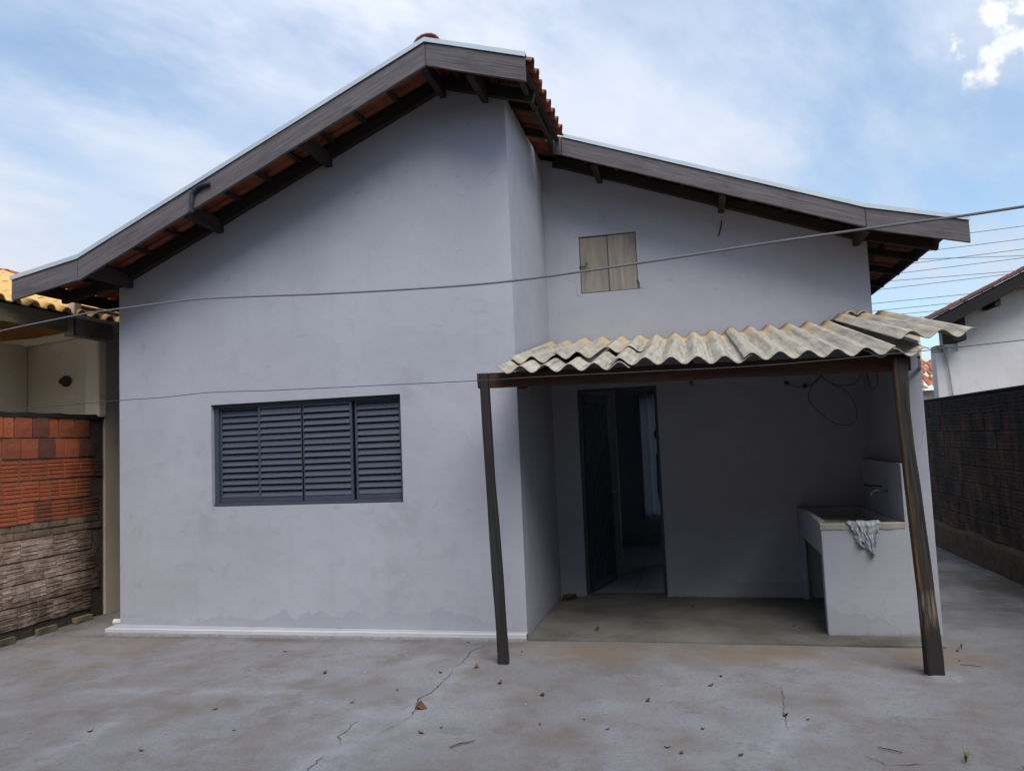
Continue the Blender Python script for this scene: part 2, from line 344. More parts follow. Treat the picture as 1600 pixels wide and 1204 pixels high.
# ---------------------------------------------------------------- mesh helpers
class MB:
    def __init__(s): s.v = []; s.f = []; s.uv = []
    def face(s, idx, uv=None): s.f.append(tuple(idx)); s.uv.append(uv)
    def box(s, x0, x1, y0, y1, z0, z1):
        b = len(s.v)
        s.v += [(x, y, z) for x in (x0, x1) for y in (y0, y1) for z in (z0, z1)]
        for q in ((0, 1, 3, 2), (4, 6, 7, 5), (0, 4, 5, 1), (2, 3, 7, 6), (0, 2, 6, 4), (1, 5, 7, 3)): s.face([b + i for i in q])
        return s
    def beam(s, p0, p1, wd, h, up=(0, 0, 1), segs=1, wob=0.):
        p0, p1 = Vector(p0), Vector(p1); d = p1 - p0; L = d.length; d.normalize()
        side = d.cross(Vector(up)).normalized(); u = side.cross(d).normalized()
        b = len(s.v)
        for i in range(segs + 1):
            c = p0 + (p1 - p0) * (i / segs)
            for a, e in ((-1, -1), (1, -1), (1, 1), (-1, 1)):
                j = Vector((random.uniform(-wob, wob), random.uniform(-wob, wob), random.uniform(-wob, wob)))
                s.v.append(tuple(c + side * (a * wd / 2) + u * (e * h / 2) + j))
        per = (0, wd, wd + h, 2 * wd + h, 2 * (wd + h))
        for i in range(segs):
            for k in range(4):
                k2 = (k + 1) % 4; a = b + i * 4
                u0, u1 = L * i / segs, L * (i + 1) / segs
                s.face((a + k, a + 4 + k, a + 4 + k2, a + k2), ((u0, per[k]), (u1, per[k]), (u1, per[k + 1]), (u0, per[k + 1])))
        e = b + segs * 4
        s.face((b, b + 1, b + 2, b + 3), ((0, 0), (.01, 0), (.01, h), (0, h)))
        s.face((e + 3, e + 2, e + 1, e), ((0, 0), (.01, 0), (.01, h), (0, h)))
        return s
    def path(s, pts, sizes, up=(0, 1, 0)):
        """rectangular post along a bent path; sizes (w,d) per point"""
        b = len(s.v); n = len(pts); L = 0; us = [0]
        for i in range(1, n): L += (Vector(pts[i]) - Vector(pts[i - 1])).length; us.append(L)
        for (x, y, z), (wx, wy) in zip(pts, sizes):
            for a, e in ((-1, -1), (1, -1), (1, 1), (-1, 1)): s.v.append((x + a * wx / 2, y + e * wy / 2, z))
        for i in range(n - 1):
            for k in range(4):
                k2 = (k + 1) % 4; a = b + i * 4
                s.face((a + k, a + k2, a + 4 + k2, a + 4 + k), ((us[i], k * .09), (us[i], k * .09 + .09), (us[i + 1], k * .09 + .09), (us[i + 1], k * .09)))
        s.face((b + 3, b + 2, b + 1, b)); e = b + (n - 1) * 4; s.face((e, e + 1, e + 2, e + 3))
        return s
    def tube(s, pts, r, seg=6, caps=True):
        pts = [Vector(p) for p in pts]; b = len(s.v); n = len(pts)
        rr = r if isinstance(r, (list, tuple)) else [r] * n
        prev = None
        for i, p in enumerate(pts):
            d = (pts[min(i + 1, n - 1)] - pts[max(i - 1, 0)]).normalized()
            ref = prev if prev is not None else (Vector((0, 0, 1)) if abs(d.z) < .9 else Vector((1, 0, 0)))
            a = (ref - d * ref.dot(d)).normalized(); prev = a; c = d.cross(a)
            for k in range(seg):
                t = 2 * math.pi * k / seg; s.v.append(tuple(p + (a * math.cos(t) + c * math.sin(t)) * rr[i]))
        for i in range(n - 1):
            for k in range(seg):
                k2 = (k + 1) % seg
                s.face((b + i * seg + k, b + i * seg + k2, b + (i + 1) * seg + k2, b + (i + 1) * seg + k))
        if caps:
            s.face([b + k for k in range(seg)][::-1]); s.face([b + (n - 1) * seg + k for k in range(seg)])
        return s
    def grid(s, fn, nu, nv, uvfn=None):
        b = len(s.v)
        for i in range(nu + 1):
            for j in range(nv + 1): s.v.append(tuple(fn(i / nu, j / nv)))
        for i in range(nu):
            for j in range(nv):
                q = (i, j), (i + 1, j), (i + 1, j + 1), (i, j + 1)
                s.face([b + a * (nv + 1) + c for a, c in q], [uvfn(a / nu, c / nv) for a, c in q] if uvfn else None)
        return s
    def mesh(s, name, off=Vector((0, 0, 0)), smooth=False):
        me = bpy.data.meshes.new(name)
        me.from_pydata([(x - off.x, y - off.y, z - off.z) for x, y, z in s.v], [], s.f)
        if any(u is not None for u in s.uv):
            ul = me.uv_layers.new(name='UVMap'); k = 0
            for f, u in zip(s.f, s.uv):
                for j in range(len(f)):
                    ul.data[k].uv = u[j] if u is not None else (s.v[f[j]][0], s.v[f[j]][2]); k += 1
        bm = bmesh.new(); bm.from_mesh(me); bmesh.ops.recalc_face_normals(bm, faces=bm.faces); bm.to_mesh(me); bm.free()
        if smooth: me.polygons.foreach_set('use_smooth', [True] * len(me.polygons))
        return me

def origin(o):
    v = Vector((0, 0, 0))
    while o is not None: v = v + o.location; o = o.parent
    return v

def link(name, me, mat, parent=None, loc=None):
    o = bpy.data.objects.new(name, me); COL.objects.link(o)
    if me is not None and mat is not None and len(me.materials) == 0: me.materials.append(M[mat])
    if parent is not None: o.parent = parent
    if loc is not None: o.location = loc
    return o

def part(name, mb, mat, parent=None, smooth=False, bevel=0., solid=0., label=None):
    """mesh drawn in world coordinates, hung under its thing"""
    o = link(name, mb.mesh(name, origin(parent), smooth), mat, parent)
    if solid:
        m = o.modifiers.new('thickness', 'SOLIDIFY'); m.thickness = solid; m.offset = 0
    if bevel:
        m = o.modifiers.new('edge', 'BEVEL'); m.width = bevel; m.segments = 2; m.limit_method = 'ANGLE'
    if label: o['label'] = label
    return o

def tag(o, label, cat, group=None):
    o['label'] = label; o['category'] = cat
    if group: o['group'] = group
    return o

def thing(name, label, cat, loc=(0, 0, 0), group=None):
    o = bpy.data.objects.new(name, None); o.empty_display_size = .2; COL.objects.link(o); o.location = loc
    return tag(o, label, cat, group)

def single(name, mb, mat, label, cat, loc=(0, 0, 0), group=None, smooth=False, solid=0.):
    o = link(name, mb.mesh(name, Vector(loc), smooth), mat, None, loc)
    if solid: m = o.modifiers.new('thickness', 'SOLIDIFY'); m.thickness = solid; m.offset = 0
    return tag(o, label, cat, group)

def structure(name, mb, mat, smooth=False):
    o = link(name, mb.mesh(name, Vector((0, 0, 0)), smooth), mat); o['kind'] = 'structure'; return o

# ---------------------------------------------------------------- ground, yard
YB = 1.642
g = MB(); g.grid(lambda a, b: ((a - .5) * 1200, (b - .5) * 1200, -.03), 8, 8)
structure('ground', g, 'dirt')

def seg_dist(px, py, poly):
    best = 9.
    for (ax, ay), (bx, by) in zip(poly[:-1], poly[1:]):
        dx, dy = bx - ax, by - ay; L = dx * dx + dy * dy
        t = max(0, min(1, ((px - ax) * dx + (py - ay) * dy) / L)) if L else 0
        best = min(best, math.hypot(px - ax - t * dx, py - ay - t * dy))
    return best
PALE = [([(1.1, -1.57), (1.84, -1.47), (2.32, -1.45), (2.57, -1.42), (2.8, -1.55), (3.07, -1.65), (3.3, -1.73), (3.26, -1.87), (3.3, -2.2), (3.3, -2.42), (3.32, -2.8), (3.3, -3.4)], .055),
        ([(3.3, -2.42), (3.44, -2.05), (3.54, -1.94), (3.55, -1.68), (3.55, -1.19), (3.53, -.42)], .06),
        ([(1.72, -3.0), (1.75, -2.56), (1.78, -2.41), (1.74, -2.22), (1.75, -2.08)], .06),
        ([(5.75, -1.6), (5.6, -2.0), (5.3, -2.6)], .05)]
yx0, yx1, yy0, yy1 = -.83, 8.36, -9., 7.; NX, NY = 184, 320
yard = MB()
def yz(x, y):
    return .005 * (mnoise.noise((x * .7, y * .7, 0)) + .5 * mnoise.noise((x * 2.1, y * 2.1, 3)))
yard.grid(lambda a, b: ((lambda x, y: (x, y, yz(x, y)))(yx0 + (yx1 - yx0) * a, yy0 + (yy1 - yy0) * b)), NX, NY)
yo = structure('yard', yard, 'conc', True)
A = {k: yo.data.attributes.new(k, 'FLOAT', 'POINT') for k in ('pale', 'ochre', 'grime')}
vals = {k: [] for k in A}
for (x, y, z) in yard.v:
    wx = x + .05 * mnoise.noise((x * 5, y * 5, 7)); wy = y + .05 * mnoise.noise((x * 5, y * 5, 17))
    p = 0.
    if -3.6 < y < 0: 
        for poly, r in PALE:
            d = seg_dist(wx, wy, poly); p = max(p, max(0, 1 - d / (r * 1.8)))
    if -.95 < wy < -.55 and 6.5 < x < 6.95: p = max(p, max(0, 1 - math.hypot(x - 6.76, y + .68) / .16))
    oc = 0.
    if 3.5 < x < 7.4: oc = max(0, 1 - abs(wy + .28) / .38) * min(1, (x - 3.5) / .5) * min(1, (7.4 - x) / .6)
    if x < .8: oc = max(oc, .45 * max(0, 1 - abs(wy + .5) / 1.2))
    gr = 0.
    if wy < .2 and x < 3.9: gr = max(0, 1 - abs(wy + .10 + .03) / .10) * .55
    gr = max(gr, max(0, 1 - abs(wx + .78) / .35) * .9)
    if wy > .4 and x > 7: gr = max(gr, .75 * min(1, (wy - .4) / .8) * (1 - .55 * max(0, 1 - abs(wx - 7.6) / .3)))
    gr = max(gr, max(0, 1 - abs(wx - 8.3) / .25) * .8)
    vals['pale'].append(p ** .6); vals['ochre'].append(oc); vals['grime'].append(gr)
for k in A: A[k].data.foreach_set('value', vals[k])

def crack(pts, wd):
    m = MB(); fine = []
    for a, b in zip(pts[:-1], pts[1:]):
        n = max(2, int(math.hypot(b[0] - a[0], b[1] - a[1]) / .03))
        for i in range(n): fine.append((a[0] + (b[0] - a[0]) * i / n + random.uniform(-.009, .009), a[1] + (b[1] - a[1]) * i / n + random.uniform(-.009, .009)))
    fine.append(pts[-1]); L = len(fine)
    for i, (x, y) in enumerate(fine):
        a, b = fine[max(0, i - 1)], fine[min(L - 1, i + 1)]; dx, dy = b[0] - a[0], b[1] - a[1]; q = math.hypot(dx, dy) or 1
        ww = .62 * wd * random.uniform(.25, 1.1) * (min(1, i / 4, (L - 1 - i) / 4) + .1)
        z = yz(x, y) + .004
        m.v += [(x - dy / q * ww, y + dx / q * ww, z), (x + dy / q * ww, y - dx / q * ww, z)]
    for i in range(L - 1): m.face((2 * i, 2 * i + 1, 2 * i + 3, 2 * i + 2))
    part('crack', m, 'crack', yo)
crack([(3.59, -.2), (3.52, -.39), (3.54, -.67), (3.52, -.83)], .005)
crack([(3.52, -.83), (3.54, -1.02), (3.54, -1.22), (3.53, -1.36), (3.50, -1.47), (3.54, -1.66), (3.56, -1.76), (3.54, -1.86)], .0065)
crack([(3.54, -1.86), (3.49, -1.99), (3.45, -2.02)], .004)
crack([(3.27, -1.84), (3.26, -2.0), (3.26, -2.12), (3.33, -2.24)], .004)
crack([(3.31, -2.36), (3.30, -2.42), (3.31, -2.6), (3.3, -3.1)], .006)
crack([(2.80, -1.55), (2.84, -1.58), (2.86, -1.62)], .004)
crack([(5.96, -1.99), (6.06, -2.08), (6.09, -2.13), (6.26, -2.09), (6.36, -2.1)], .004)
crack([(6.09, -2.13), (6.07, -2.19), (6.02, -2.5)], .003)
crack([(5.69, -1.78), (5.70, -1.59), (5.71, -1.46), (5.73, -1.22), (5.75, -.97)], .0025)
crack([(1.2, -1.56), (1.3, -1.54), (1.37, -1.55)], .004)
crack([(1.7, -1.5), (1.78, -1.48), (1.85, -1.49)], .003)

pf = MB(); pf.box(3.889, 6.97, -.03, YB - .002, -.04, .014)
structure('porch_floor', pf, 'porchf')

# ---------------------------------------------------------------- the house
PROFILE = [(-.70, 3.287), (.02, 3.414), (3.364, 4.871), (4.19, 4.61), (6.918, 3.582), (7.748, 3.372)]
def zp(x):
    for (a, za), (b, zb) in zip(PROFILE[:-1], PROFILE[1:]):
        if x <= b: return za + (zb - za) * (x - a) / (b - a)
    return PROFILE[-1][1]
house = thing('house', 'single storey house with lavender grey plaster, tiled gable roof and louvred window', 'house')

def wall_xz(x0, x1, y0, y1, top, holes=(), z0=0., extra=()):
    """wall in the x-z plane with openings (hx0,hx1,hz0,hz1) and their reveals"""
    m = MB(); xs = sorted(set([x0, x1] + [h[0] for h in holes] + [h[1] for h in holes] + [e for e in extra if x0 < e < x1]))
    def quad(a, b, za0, za1, zb0, zb1):
        n = len(m.v); m.v += [(a, y0, za0), (b, y0, zb0), (b, y0, zb1), (a, y0, za1), (a, y1, za0), (b, y1, zb0), (b, y1, zb1), (a, y1, za1)]
        m.face((n, n + 1, n + 2, n + 3)); m.face((n + 5, n + 4, n + 7, n + 6))
    for a, b in zip(xs[:-1], xs[1:]):
        hs = sorted([h for h in holes if h[0] <= a and h[1] >= b], key=lambda h: h[2]); z = z0
        for h in hs: quad(a, b, z, h[2], z, h[2]); z = h[3]
        quad(a, b, z, top(a), z, top(b))
    def flat(pts): n = len(m.v); m.v += pts; m.face(range(n, n + 4))
    for a, b, c, d in holes:
        flat([(a, y0, c), (a, y1, c), (a, y1, d), (a, y0, d)]); flat([(b, y0, c), (b, y0, d), (b, y1, d), (b, y1, c)])
        flat([(a, y0, d), (a, y1, d), (b, y1, d), (b, y0, d)])
        if c > z0: flat([(a, y0, c), (b, y0, c), (b, y1, c), (a, y1, c)])
    flat([(x0, y0, z0), (x0, y0, top(x0)), (x0, y1, top(x0)), (x0, y1, z0)])
    flat([(x1, y0, z0), (x1, y1, z0), (x1, y1, top(x1)), (x1, y0, top(x1))])
    for a, b in zip(xs[:-1], xs[1:]): flat([(a, y0, top(a)), (b, y0, top(b)), (b, y1, top(b)), (a, y1, top(a))])
    bm = bmesh.new(); vs = [bm.verts.new(v) for v in m.v]
    for f in m.f: bm.faces.new([vs[i] for i in f])
    bmesh.ops.remove_doubles(bm, verts=bm.verts, dist=1e-5)
    m.v = [tuple(v.co) for v in bm.verts]; bm.verts.index_update()
    m.f = [tuple(v.index for v in f.verts) for f in bm.faces]; m.uv = [None] * len(m.f); bm.free()
    return m
top = lambda x: zp(x) - .10
WX0, WX1, WZ0, WZ1 = .987, 2.847, 1.133, 2.066
HX0, HX1, HZ0, HZ1 = 4.245, 4.837, 3.122, 3.72
DX0, DX1, DZ1 = 4.147, 4.958, 2.122
YR = 5.5
part('front_wall', wall_xz(0, 3.886, 0, .15, top, [(WX0, WX1, WZ0, WZ1)], -.03, (.02, 3.364)), 'wall', house)
part('return_wall', MB().box(3.736, 3.886, .1502, YB, -.03, 4.58), 'wall', house)
part('back_wall', wall_xz(3.737, 7.031, YB + .0002, YB + .15, top, [(DX0, DX1, -.03, DZ1), (HX0, HX1, HZ0, HZ1)], -.03, (4.19, 6.918)), 'wall', house)
part('side_wall', MB().box(0.0005, .15, .1502, YR - .15, -.03, 3.32), 'wall', house)
part('side_wall', MB().box(6.88, 7.0305, YB + .1502, YR - .15, -.03, 3.44), 'wall', house)
part('rear_wall', wall_xz(0, 7.031, YR - .1498, YR, top, [(4.55, 6.6, .5, 2.2)], -.03, (.02, 3.364, 4.19, 6.918)), 'wall', house)  # window opening widened past the curtain to let more light into the room
# wing wall on the right of the porch, thicker up to the splashback
ww = MB().box(6.905, 7.0312, .24, YB - .0005, -.03, 2.30)
ww.v = [(x, y, z if z < 0 else (2.255 if y < 1 else 2.57)) for x, y, z in ww.v]
part('wing_wall', ww, 'wall', house, bevel=.006)
# rooms behind
part('room_floor', MB().box(3.737, 6.88, YB + .002, YR - .15, -.02, .022), 'floor', house)
part('room_ceiling', MB().box(.15, 3.735, .152, YR - .152, 2.68, 2.74), 'room', house)
part('room_ceiling', MB().box(3.737, 6.88, YB + .152, YR - .152, 2.68, 2.74), 'room', house)
part('room_wall', MB().box(3.60, 3.735, YB + .152, YR - .152, 0, 2.68), 'room', house)
part('room_wall', MB().box(3.737, 4.30, 3.95, 4.06, .022, 2.68), 'room', house)

# plinth along the foot of the gable wall
pm = MB(); n = 22
for i in range(n + 1):
    t = i / n; x = -.05 + (3.89 + .05) * t; yf = -.135 + .085 * t + random.uniform(-.004, .004); zt = .062 - .012 * t + random.uniform(-.002, .002)
    pm.v += [(x, yf - .008, -.03), (x, yf, zt - .006), (x, yf + .006, zt), (x, .0, zt + .012), (x, .0, -.03)]
for i in range(n):
    for k in range(4): a = i * 5 + k; pm.face((a, a + 1, a + 6, a + 5))
pm.face((0, 1, 2, 3, 4)); e = n * 5; pm.face((e + 4, e + 3, e + 2, e + 1, e))
part('plinth', pm, 'wall', house)
ptop = MB()
for i in range(n + 1):
    x, yf, zt = pm.v[i * 5 + 1]; ptop.v += [(x, yf - .003, zt - .022), (x, yf - .001, zt + .006), (x, -.001, zt + .016), (x, -.001, zt - .02)]
for i in range(n):
    for k in range(4): k2 = (k + 1) % 4; ptop.face((i * 4 + k, i * 4 + k2, i * 4 + 4 + k2, i * 4 + 4 + k))
ptop.face((0, 1, 2, 3)); ptop.face((n * 4 + 3, n * 4 + 2, n * 4 + 1, n * 4))
part('plinth_top', ptop, 'white', house)
pp = part('drain_pipe', MB().tube([(.10, .11, .07), (-.02, .11, .07), (-.15, .10, .07)], .03, 12), 'pvc', house)
part('drain_pipe', MB().tube([(.10, .2, .16), (-.02, .2, .16), (-.10, .19, .16)], .025, 12), 'pvc', house)

# louvred window: frame, four leaves, every slat a piece
win = link('window', None, None, house); win.location = (0, 0, 0)
fy = .045
fr = MB(); fr.box(WX0, WX1, fy, fy + .05, WZ1 - .035, WZ1); fr.box(WX0, WX1, fy - .012, fy + .05, WZ0, WZ0 + .03)
fr.box(WX0, WX0 + .045, fy, fy + .05, WZ0 + .03, WZ1 - .035); fr.box(WX1 - .02, WX1, fy, fy + .05, WZ0 + .03, WZ1 - .035)
part('frame', fr, 'shutter', win, bevel=.002)
part('pane', MB().box(WX0 + .01, WX1 - .01, .11, .116, WZ0 + .01, WZ1 - .01), 'glass', win)
sl = None
PANELS = [(WX0 + .046, 1.452, .068), (1.440, 1.892, .045), (1.876, 2.368, .045), (2.385, WX1 - .021, .068)]
for px0, px1, py in PANELS:
    lf = MB(); st = .022; zt0, zt1 = WZ0 + .031, WZ1 - .036
    lf.box(px0, px0 + st, py, py + .02, zt0, zt1); lf.box(px1 - st, px1, py, py + .02, zt0, zt1)
    lf.box(px0 + st, px1 - st, py + .001, py + .019, zt0, zt0 + .05); lf.box(px0 + st, px1 - st, py + .001, py + .019, zt1 - .018, zt1)
    part('leaf', lf, 'shutter', win, bevel=.002)
    ns = 14; W2 = (px1 - px0) / 2 - st; z0s = zt0 + .05; dz = (zt1 - .018 - z0s) / ns
    prof = [(-.004, -.031), (-.008, -.029), (-.001, -.014), (.012, .012), (.020, .031), (.024, .031), (.015, .010), (.003, -.014)]
    sm = MB(); k = len(prof)
    sm.v = [(sx_ * W2, a, b) for sx_ in (-1, 1) for a, b in prof]
    for i in range(k): j = (i + 1) % k; sm.face((i, j, k + j, k + i))
    sm.face(range(k)); sm.face(range(2 * k - 1, k - 1, -1))
    me = sm.mesh('slat')
    for i in range(ns): 
        o = link('slat', me, 'shutter', win, ((px0 + px1) / 2, py + .004, z0s + dz * (i + .5))); o.rotation_euler = (random.uniform(-.07, .07), random.uniform(-.004, .004), 0)

# boarded hatch high on the back wall
hat = link('hatch', None, None, house)
part('board', MB().beam((HX0 + .008 + .142, YB + .018, HZ0 + .008), (HX0 + .008 + .142, YB + .018, HZ1 - .012), .284, .022, (0, 1, 0)), 'hatch', hat)
part('board', MB().beam((HX1 - .006 - .143, YB + .016, HZ0 + .006), (HX1 - .006 - .143, YB + .016, HZ1 - .010), .285, .022, (0, 1, 0)), 'hatch', hat)
part('backing', MB().box(HX0 + .001, HX1 - .001, YB + .04, YB + .05, HZ0 + .001, HZ1 - .001), 'iron', hat)
part('latch', MB().tube([(4.235, YB - .004, 3.40), (4.27, YB - .012, 3.405), (4.305, YB - .012, 3.40), (4.315, YB - .006, 3.425), (4.312, YB + .005, 3.45)], .0055, 6), 'iron', hat)
part('latch', MB().tube([(4.845, YB - .008, 3.13), (4.848, YB - .010, 3.18), (4.838, YB - .01, 3.205), (4.825, YB - .004, 3.207)], .0045, 6), 'iron', hat)
hf = MB()
hf.box(HX0 - .055, HX1 - .12, YB - .006, YB + .0, HZ1 + .004, HZ1 + .032); hf.box(HX1 + .003, HX1 + .045, YB - .005, YB, HZ0 + .01, HZ1 + .01); hf.box(HX0 - .05, HX0 - .004, YB - .004, YB, HZ0 - .02, HZ1 + .003)
part('plaster_patch', hf, 'wall', hat)

# metal door, swung into the room
door = link('door', None, None, house); door.location = (DX0 + .03, YB + .16, 0)
dfr = MB(); dfr.box(DX0, DX0 + .03, YB + .04, YB + .13, .02, DZ1 - .03); dfr.box(DX1 - .03, DX1, YB + .04, YB + .13, .02, DZ1 - .03); dfr.box(DX0, DX1, YB + .04, YB + .13, DZ1 - .03, DZ1)
part('door_frame', dfr, 'shutter', door, bevel=.003)
leafang = RAD(76)
lo = MB(); ca, sa = math.cos(leafang), math.sin(leafang); hx, hy = DX0 + .035, YB + .14
def dl(u, v, z): return (hx + u * ca - v * sa, hy + u * sa + v * ca, z)
def dbox(m, u0, u1, v0, v1, z0, z1):
    b = len(m.v); m.v += [dl(u, v, z) for u in (u0, u1) for v in (v0, v1) for z in (z0, z1)]
    for q in ((0, 1, 3, 2), (4, 6, 7, 5), (0, 4, 5, 1), (2, 3, 7, 6), (0, 2, 6, 4), (1, 5, 7, 3)): m.face([b + i for i in q])
dbox(lo, 0, .74, -.015, .015, .03, 2.08)
part('door_leaf', lo, 'shutter', door)
for i in range(9):
    rb = MB(); dbox(rb, .06 + i * .072, .085 + i * .072, -.026, -.0155, .12, 2.0); part('rib', rb, 'shutter', door)
hd = MB(); b0 = dl(.69, -.03, 1.02); b1 = dl(.69, -.07, 1.02); b2 = dl(.58, -.07, 1.02); hd.tube([dl(.69, -.016, 1.02), b1, b2], .009, 6)
part('handle', hd, 'steel', door)
part('threshold', MB().box(DX0 + .002, DX1 - .002, YB - .025, YB + .15, .0, .026), 'porchf', house)

# ---- roof timbers
roof = link('roof', None, None, house)
OV = .5
def slope_beam(xa, xb, y, top_off, h, wd, name, mat='rafter'):
    part(name, MB().beam((xa, y, zp(xa) - top_off - h / 2), (xb, y, zp(xb) - top_off - h / 2), wd, h, (0, 0, 1), 3, .003), mat, roof)
for xa, xb in ((-.61, .02), (.02, 3.364), (3.364, 4.15)): slope_beam(xa, xb, -.032, .065, .10, .06, 'rafter')
for xa, xb in ((4.02, 4.19), (4.19, 6.918), (6.918, 7.64)): slope_beam(xa, xb, YB - .032, .065, .10, .06, 'rafter')
def purlin(x, y0, y1, top_off=.105, h=.118, wd=.055):
    z = zp(x) - top_off - h / 2; m = MB()
    m.beam((x, y0, z), (x, y1, z - .004), wd, h, (0, 0, 1), 2, .003); part('purlin', m, 'rafter', roof)
for x in (.13, 1.12, 2.24, 3.34, 3.72): purlin(x, -OV + .001, -.004)
for x in (4.50, 5.70, 6.93): purlin(x, YB - OV + .002, YB - .004)
# timber strap hooked over the rake board
part('strap', MB().tube([(1.20, -.545, 3.70), (1.205, -.55, 3.78), (1.215, -.55, 3.86), (1.26, -.55, 3.905), (1.32, -.55, 3.925), (1.385, -.547, 3.93)], [.02, .021, .021, .02, .019, .016], 8), 'iron', roof)

def offset_board(xa, xb, y0, y1, h, name, mat, lift=0., endcut=True):
    """rake board following the slope between xa and xb, top on the roof line"""
    d = Vector((xb - xa, 0, zp(xb) - zp(xa))); L = d.length; m = MB(); n = max(2, int(L / .25))
    for i in range(n + 1):
        t = i / n; x = xa + (xb - xa) * t; z = zp(xa) + (zp(xb) - zp(xa)) * t + lift; j = .003 * mnoise.noise((x * 3, y0, 0))
        for yy, zz, v in ((y0 + j, z, 0), (y0 + j, z - h + 2 * j, 1), (y1, z - h, 2), (y1, z, 3)): m.v.append((x, yy, zz))
    vs = (0, h, h + .03, 2 * h + .03, 2 * h + .06)
    for i in range(n):
        for k in range(4):
            a = i * 4; k2 = (k + 1) % 4; u0, u1 = L * i / n, L * (i + 1) / n
            m.face((a + k, a + k2, a + 4 + k2, a + 4 + k), ((u0, vs[k]), (u0, vs[k + 1]), (u1, vs[k + 1]), (u1, vs[k])))
    m.face((3, 2, 1, 0), ((0, 0), (0, h), (.03, h), (.03, 0))); e = n * 4; m.face((e, e + 1, e + 2, e + 3), ((0, 0), (0, h), (.03, h), (.03, 0)))
    part(name, m, mat, roof, bevel=.004)
yf0, yf1 = -OV - .03, -OV
offset_board(-.70, .018, yf0, yf1, .195, 'fascia_board', 'fascia')
offset_board(.022, 3.362, yf0, yf1, .205, 'fascia_board', 'fascia')
offset_board(3.366, 4.185, yf0, yf1, .20, 'fascia_board', 'fascia')
offset_board(4.10, 4.188, YB - OV - .03, YB - OV, .185, 'fascia_board', 'fascia')
offset_board(4.192, 6.916, YB - OV - .03, YB - OV, .185, 'fascia_board', 'fascia')
offset_board(6.920, 7.748, YB - OV - .03, YB - OV, .20, 'fascia_board', 'fascia')
def flashing(xa, xb, y):
    m = MB()
    a, b = (xa, zp(xa)), (xb, zp(xb))
    for (yy0, yy1, l0, l1) in ((y - .042, y - .033, -.004, .034), (y - .033, y + .14, .024, .034)):
        n = len(m.v)
        for (x, z) in (a, b):
            m.v += [(x, yy0, z + l0), (x, yy1, z + l0), (x, yy1, z + l1), (x, yy0, z + l1)]
        for k in range(4): k2 = (k + 1) % 4; m.face((n + k, n + k2, n + 4 + k2, n + 4 + k))
        m.face((n + 3, n + 2, n + 1, n)); m.face((n + 4, n + 5, n + 6, n + 7))
    part('flashing', m, 'metal', roof)
flashing(-.71, .02, -OV); flashing(.02, 3.364, -OV); flashing(3.364, 4.19, -OV)
flashing(4.20, 6.918, YB - OV); flashing(6.918, 7.755, YB - OV)

# ---- clay tiles: pan and roll profile, one mesh shared by all
TW, TL = .19, .40
def tile_mesh(name, L):
    prof = [(-.105, .012), (-.088, .0), (-.03, .0), (-.012, .012), (.012, .040), (.045, .052), (.078, .040), (.098, .012)]
    m = MB(); k = len(prof)
    for s_, lift in ((0, .006), (1, 0.)):
        for th in (0, .011):
            for y, z in prof: m.v.append((s_ * L, y * (1 - .05 * s_), z * (1 - .1 * s_) + lift - th))
    for i in range(k - 1):
        m.face((i, i + 1, 2 * k + i + 1, 2 * k + i)); m.face((k + i + 1, k + i, 3 * k + i, 3 * k + i + 1))
        m.face((i, k + i, k + i + 1, i + 1)); m.face((2 * k + i, 2 * k + i + 1, 3 * k + i + 1, 3 * k + i))
    m.face((0, 2 * k, 3 * k, k)); m.face((k - 1, 2 * k - 1, 4 * k - 1, 3 * k - 1))
    return m
tmb = tile_mesh('tile', TL); tile_me = tmb.mesh('tile', smooth=False)
rest = MB(); ntile = 0
def rows(xa_eave, x_ridge):
    """x positions of tile lower ends from eave to ridge"""
    out = []; x = xa_eave; sgn = 1 if x_ridge > x else -1; step = .345
    while (x_ridge - x) * sgn > .1:
        d = .02 * sgn; sl_ = (zp(x + d) - zp(x)) / d; c = 1 / math.sqrt(1 + sl_ * sl_)
        out.append(x); x += sgn * step * c
    return out, sgn
def lay(eave, ridge, ya, yb_, near):
    global ntile
    xs, sgn = rows(eave, ridge); ncol = int((yb_ - ya) / TW)
    for ri, x in enumerate(xs):
        xe = x + sgn * TL * .93; 
        if (ridge - xe) * sgn < 0: xe = ridge
        ang = math.atan2(zp(xe) - zp(x), abs(xe - x)); L = math.hypot(xe - x, zp(xe) - zp(x)); sc = L / TL
        for c in range(ncol):
            y = ya + TW * (c + .5); z = zp(x) - .018
            R_ = Matrix.Rotation(0 if sgn > 0 else math.pi, 4, 'Z') @ Matrix.Rotation(-ang, 4, 'Y') @ Matrix.Rotation(random.uniform(-.012, .012), 4, 'Z')
            T = Matrix.Translation((x + random.uniform(-.008, .008), y, z + random.uniform(-.003, .003))) @ R_ @ Matrix.Diagonal((sc, 1, 1, 1))
            if near(ri, c):
                o = link('tile', tile_me, 'clay', roof); o.matrix_local = T; ntile += 1
            else:
                b = len(rest.v); rest.v += [tuple(T @ Vector(v)) for v in tmb.v]
                for f in tmb.f: rest.face([b + i for i in f])
lay(-.66, 3.34, -OV + .01, YR + .5, lambda r, c: c < 4)
lay(4.22, 3.39, -OV + .01, YB - OV - .02, lambda r, c: True)
lay(7.70, 3.39, YB - OV + .01, YR + .5, lambda r, c: c < 3 or (r < 2 and c < 18))
ro = part('tile_field', rest, 'clay', roof); ro['kind'] = 'stuff'
rid = MB()
for i in range(9):
    a = math.pi * i / 8
    for L_, r_ in ((0, .115), (.40, .10)): rid.v.append((math.cos(a) * r_, L_, math.sin(a) * r_ * .75))
for i in range(8): rid.face((2 * i, 2 * i + 1, 2 * i + 3, 2 * i + 2))
rme = rid.mesh('ridge_tile', smooth=True)
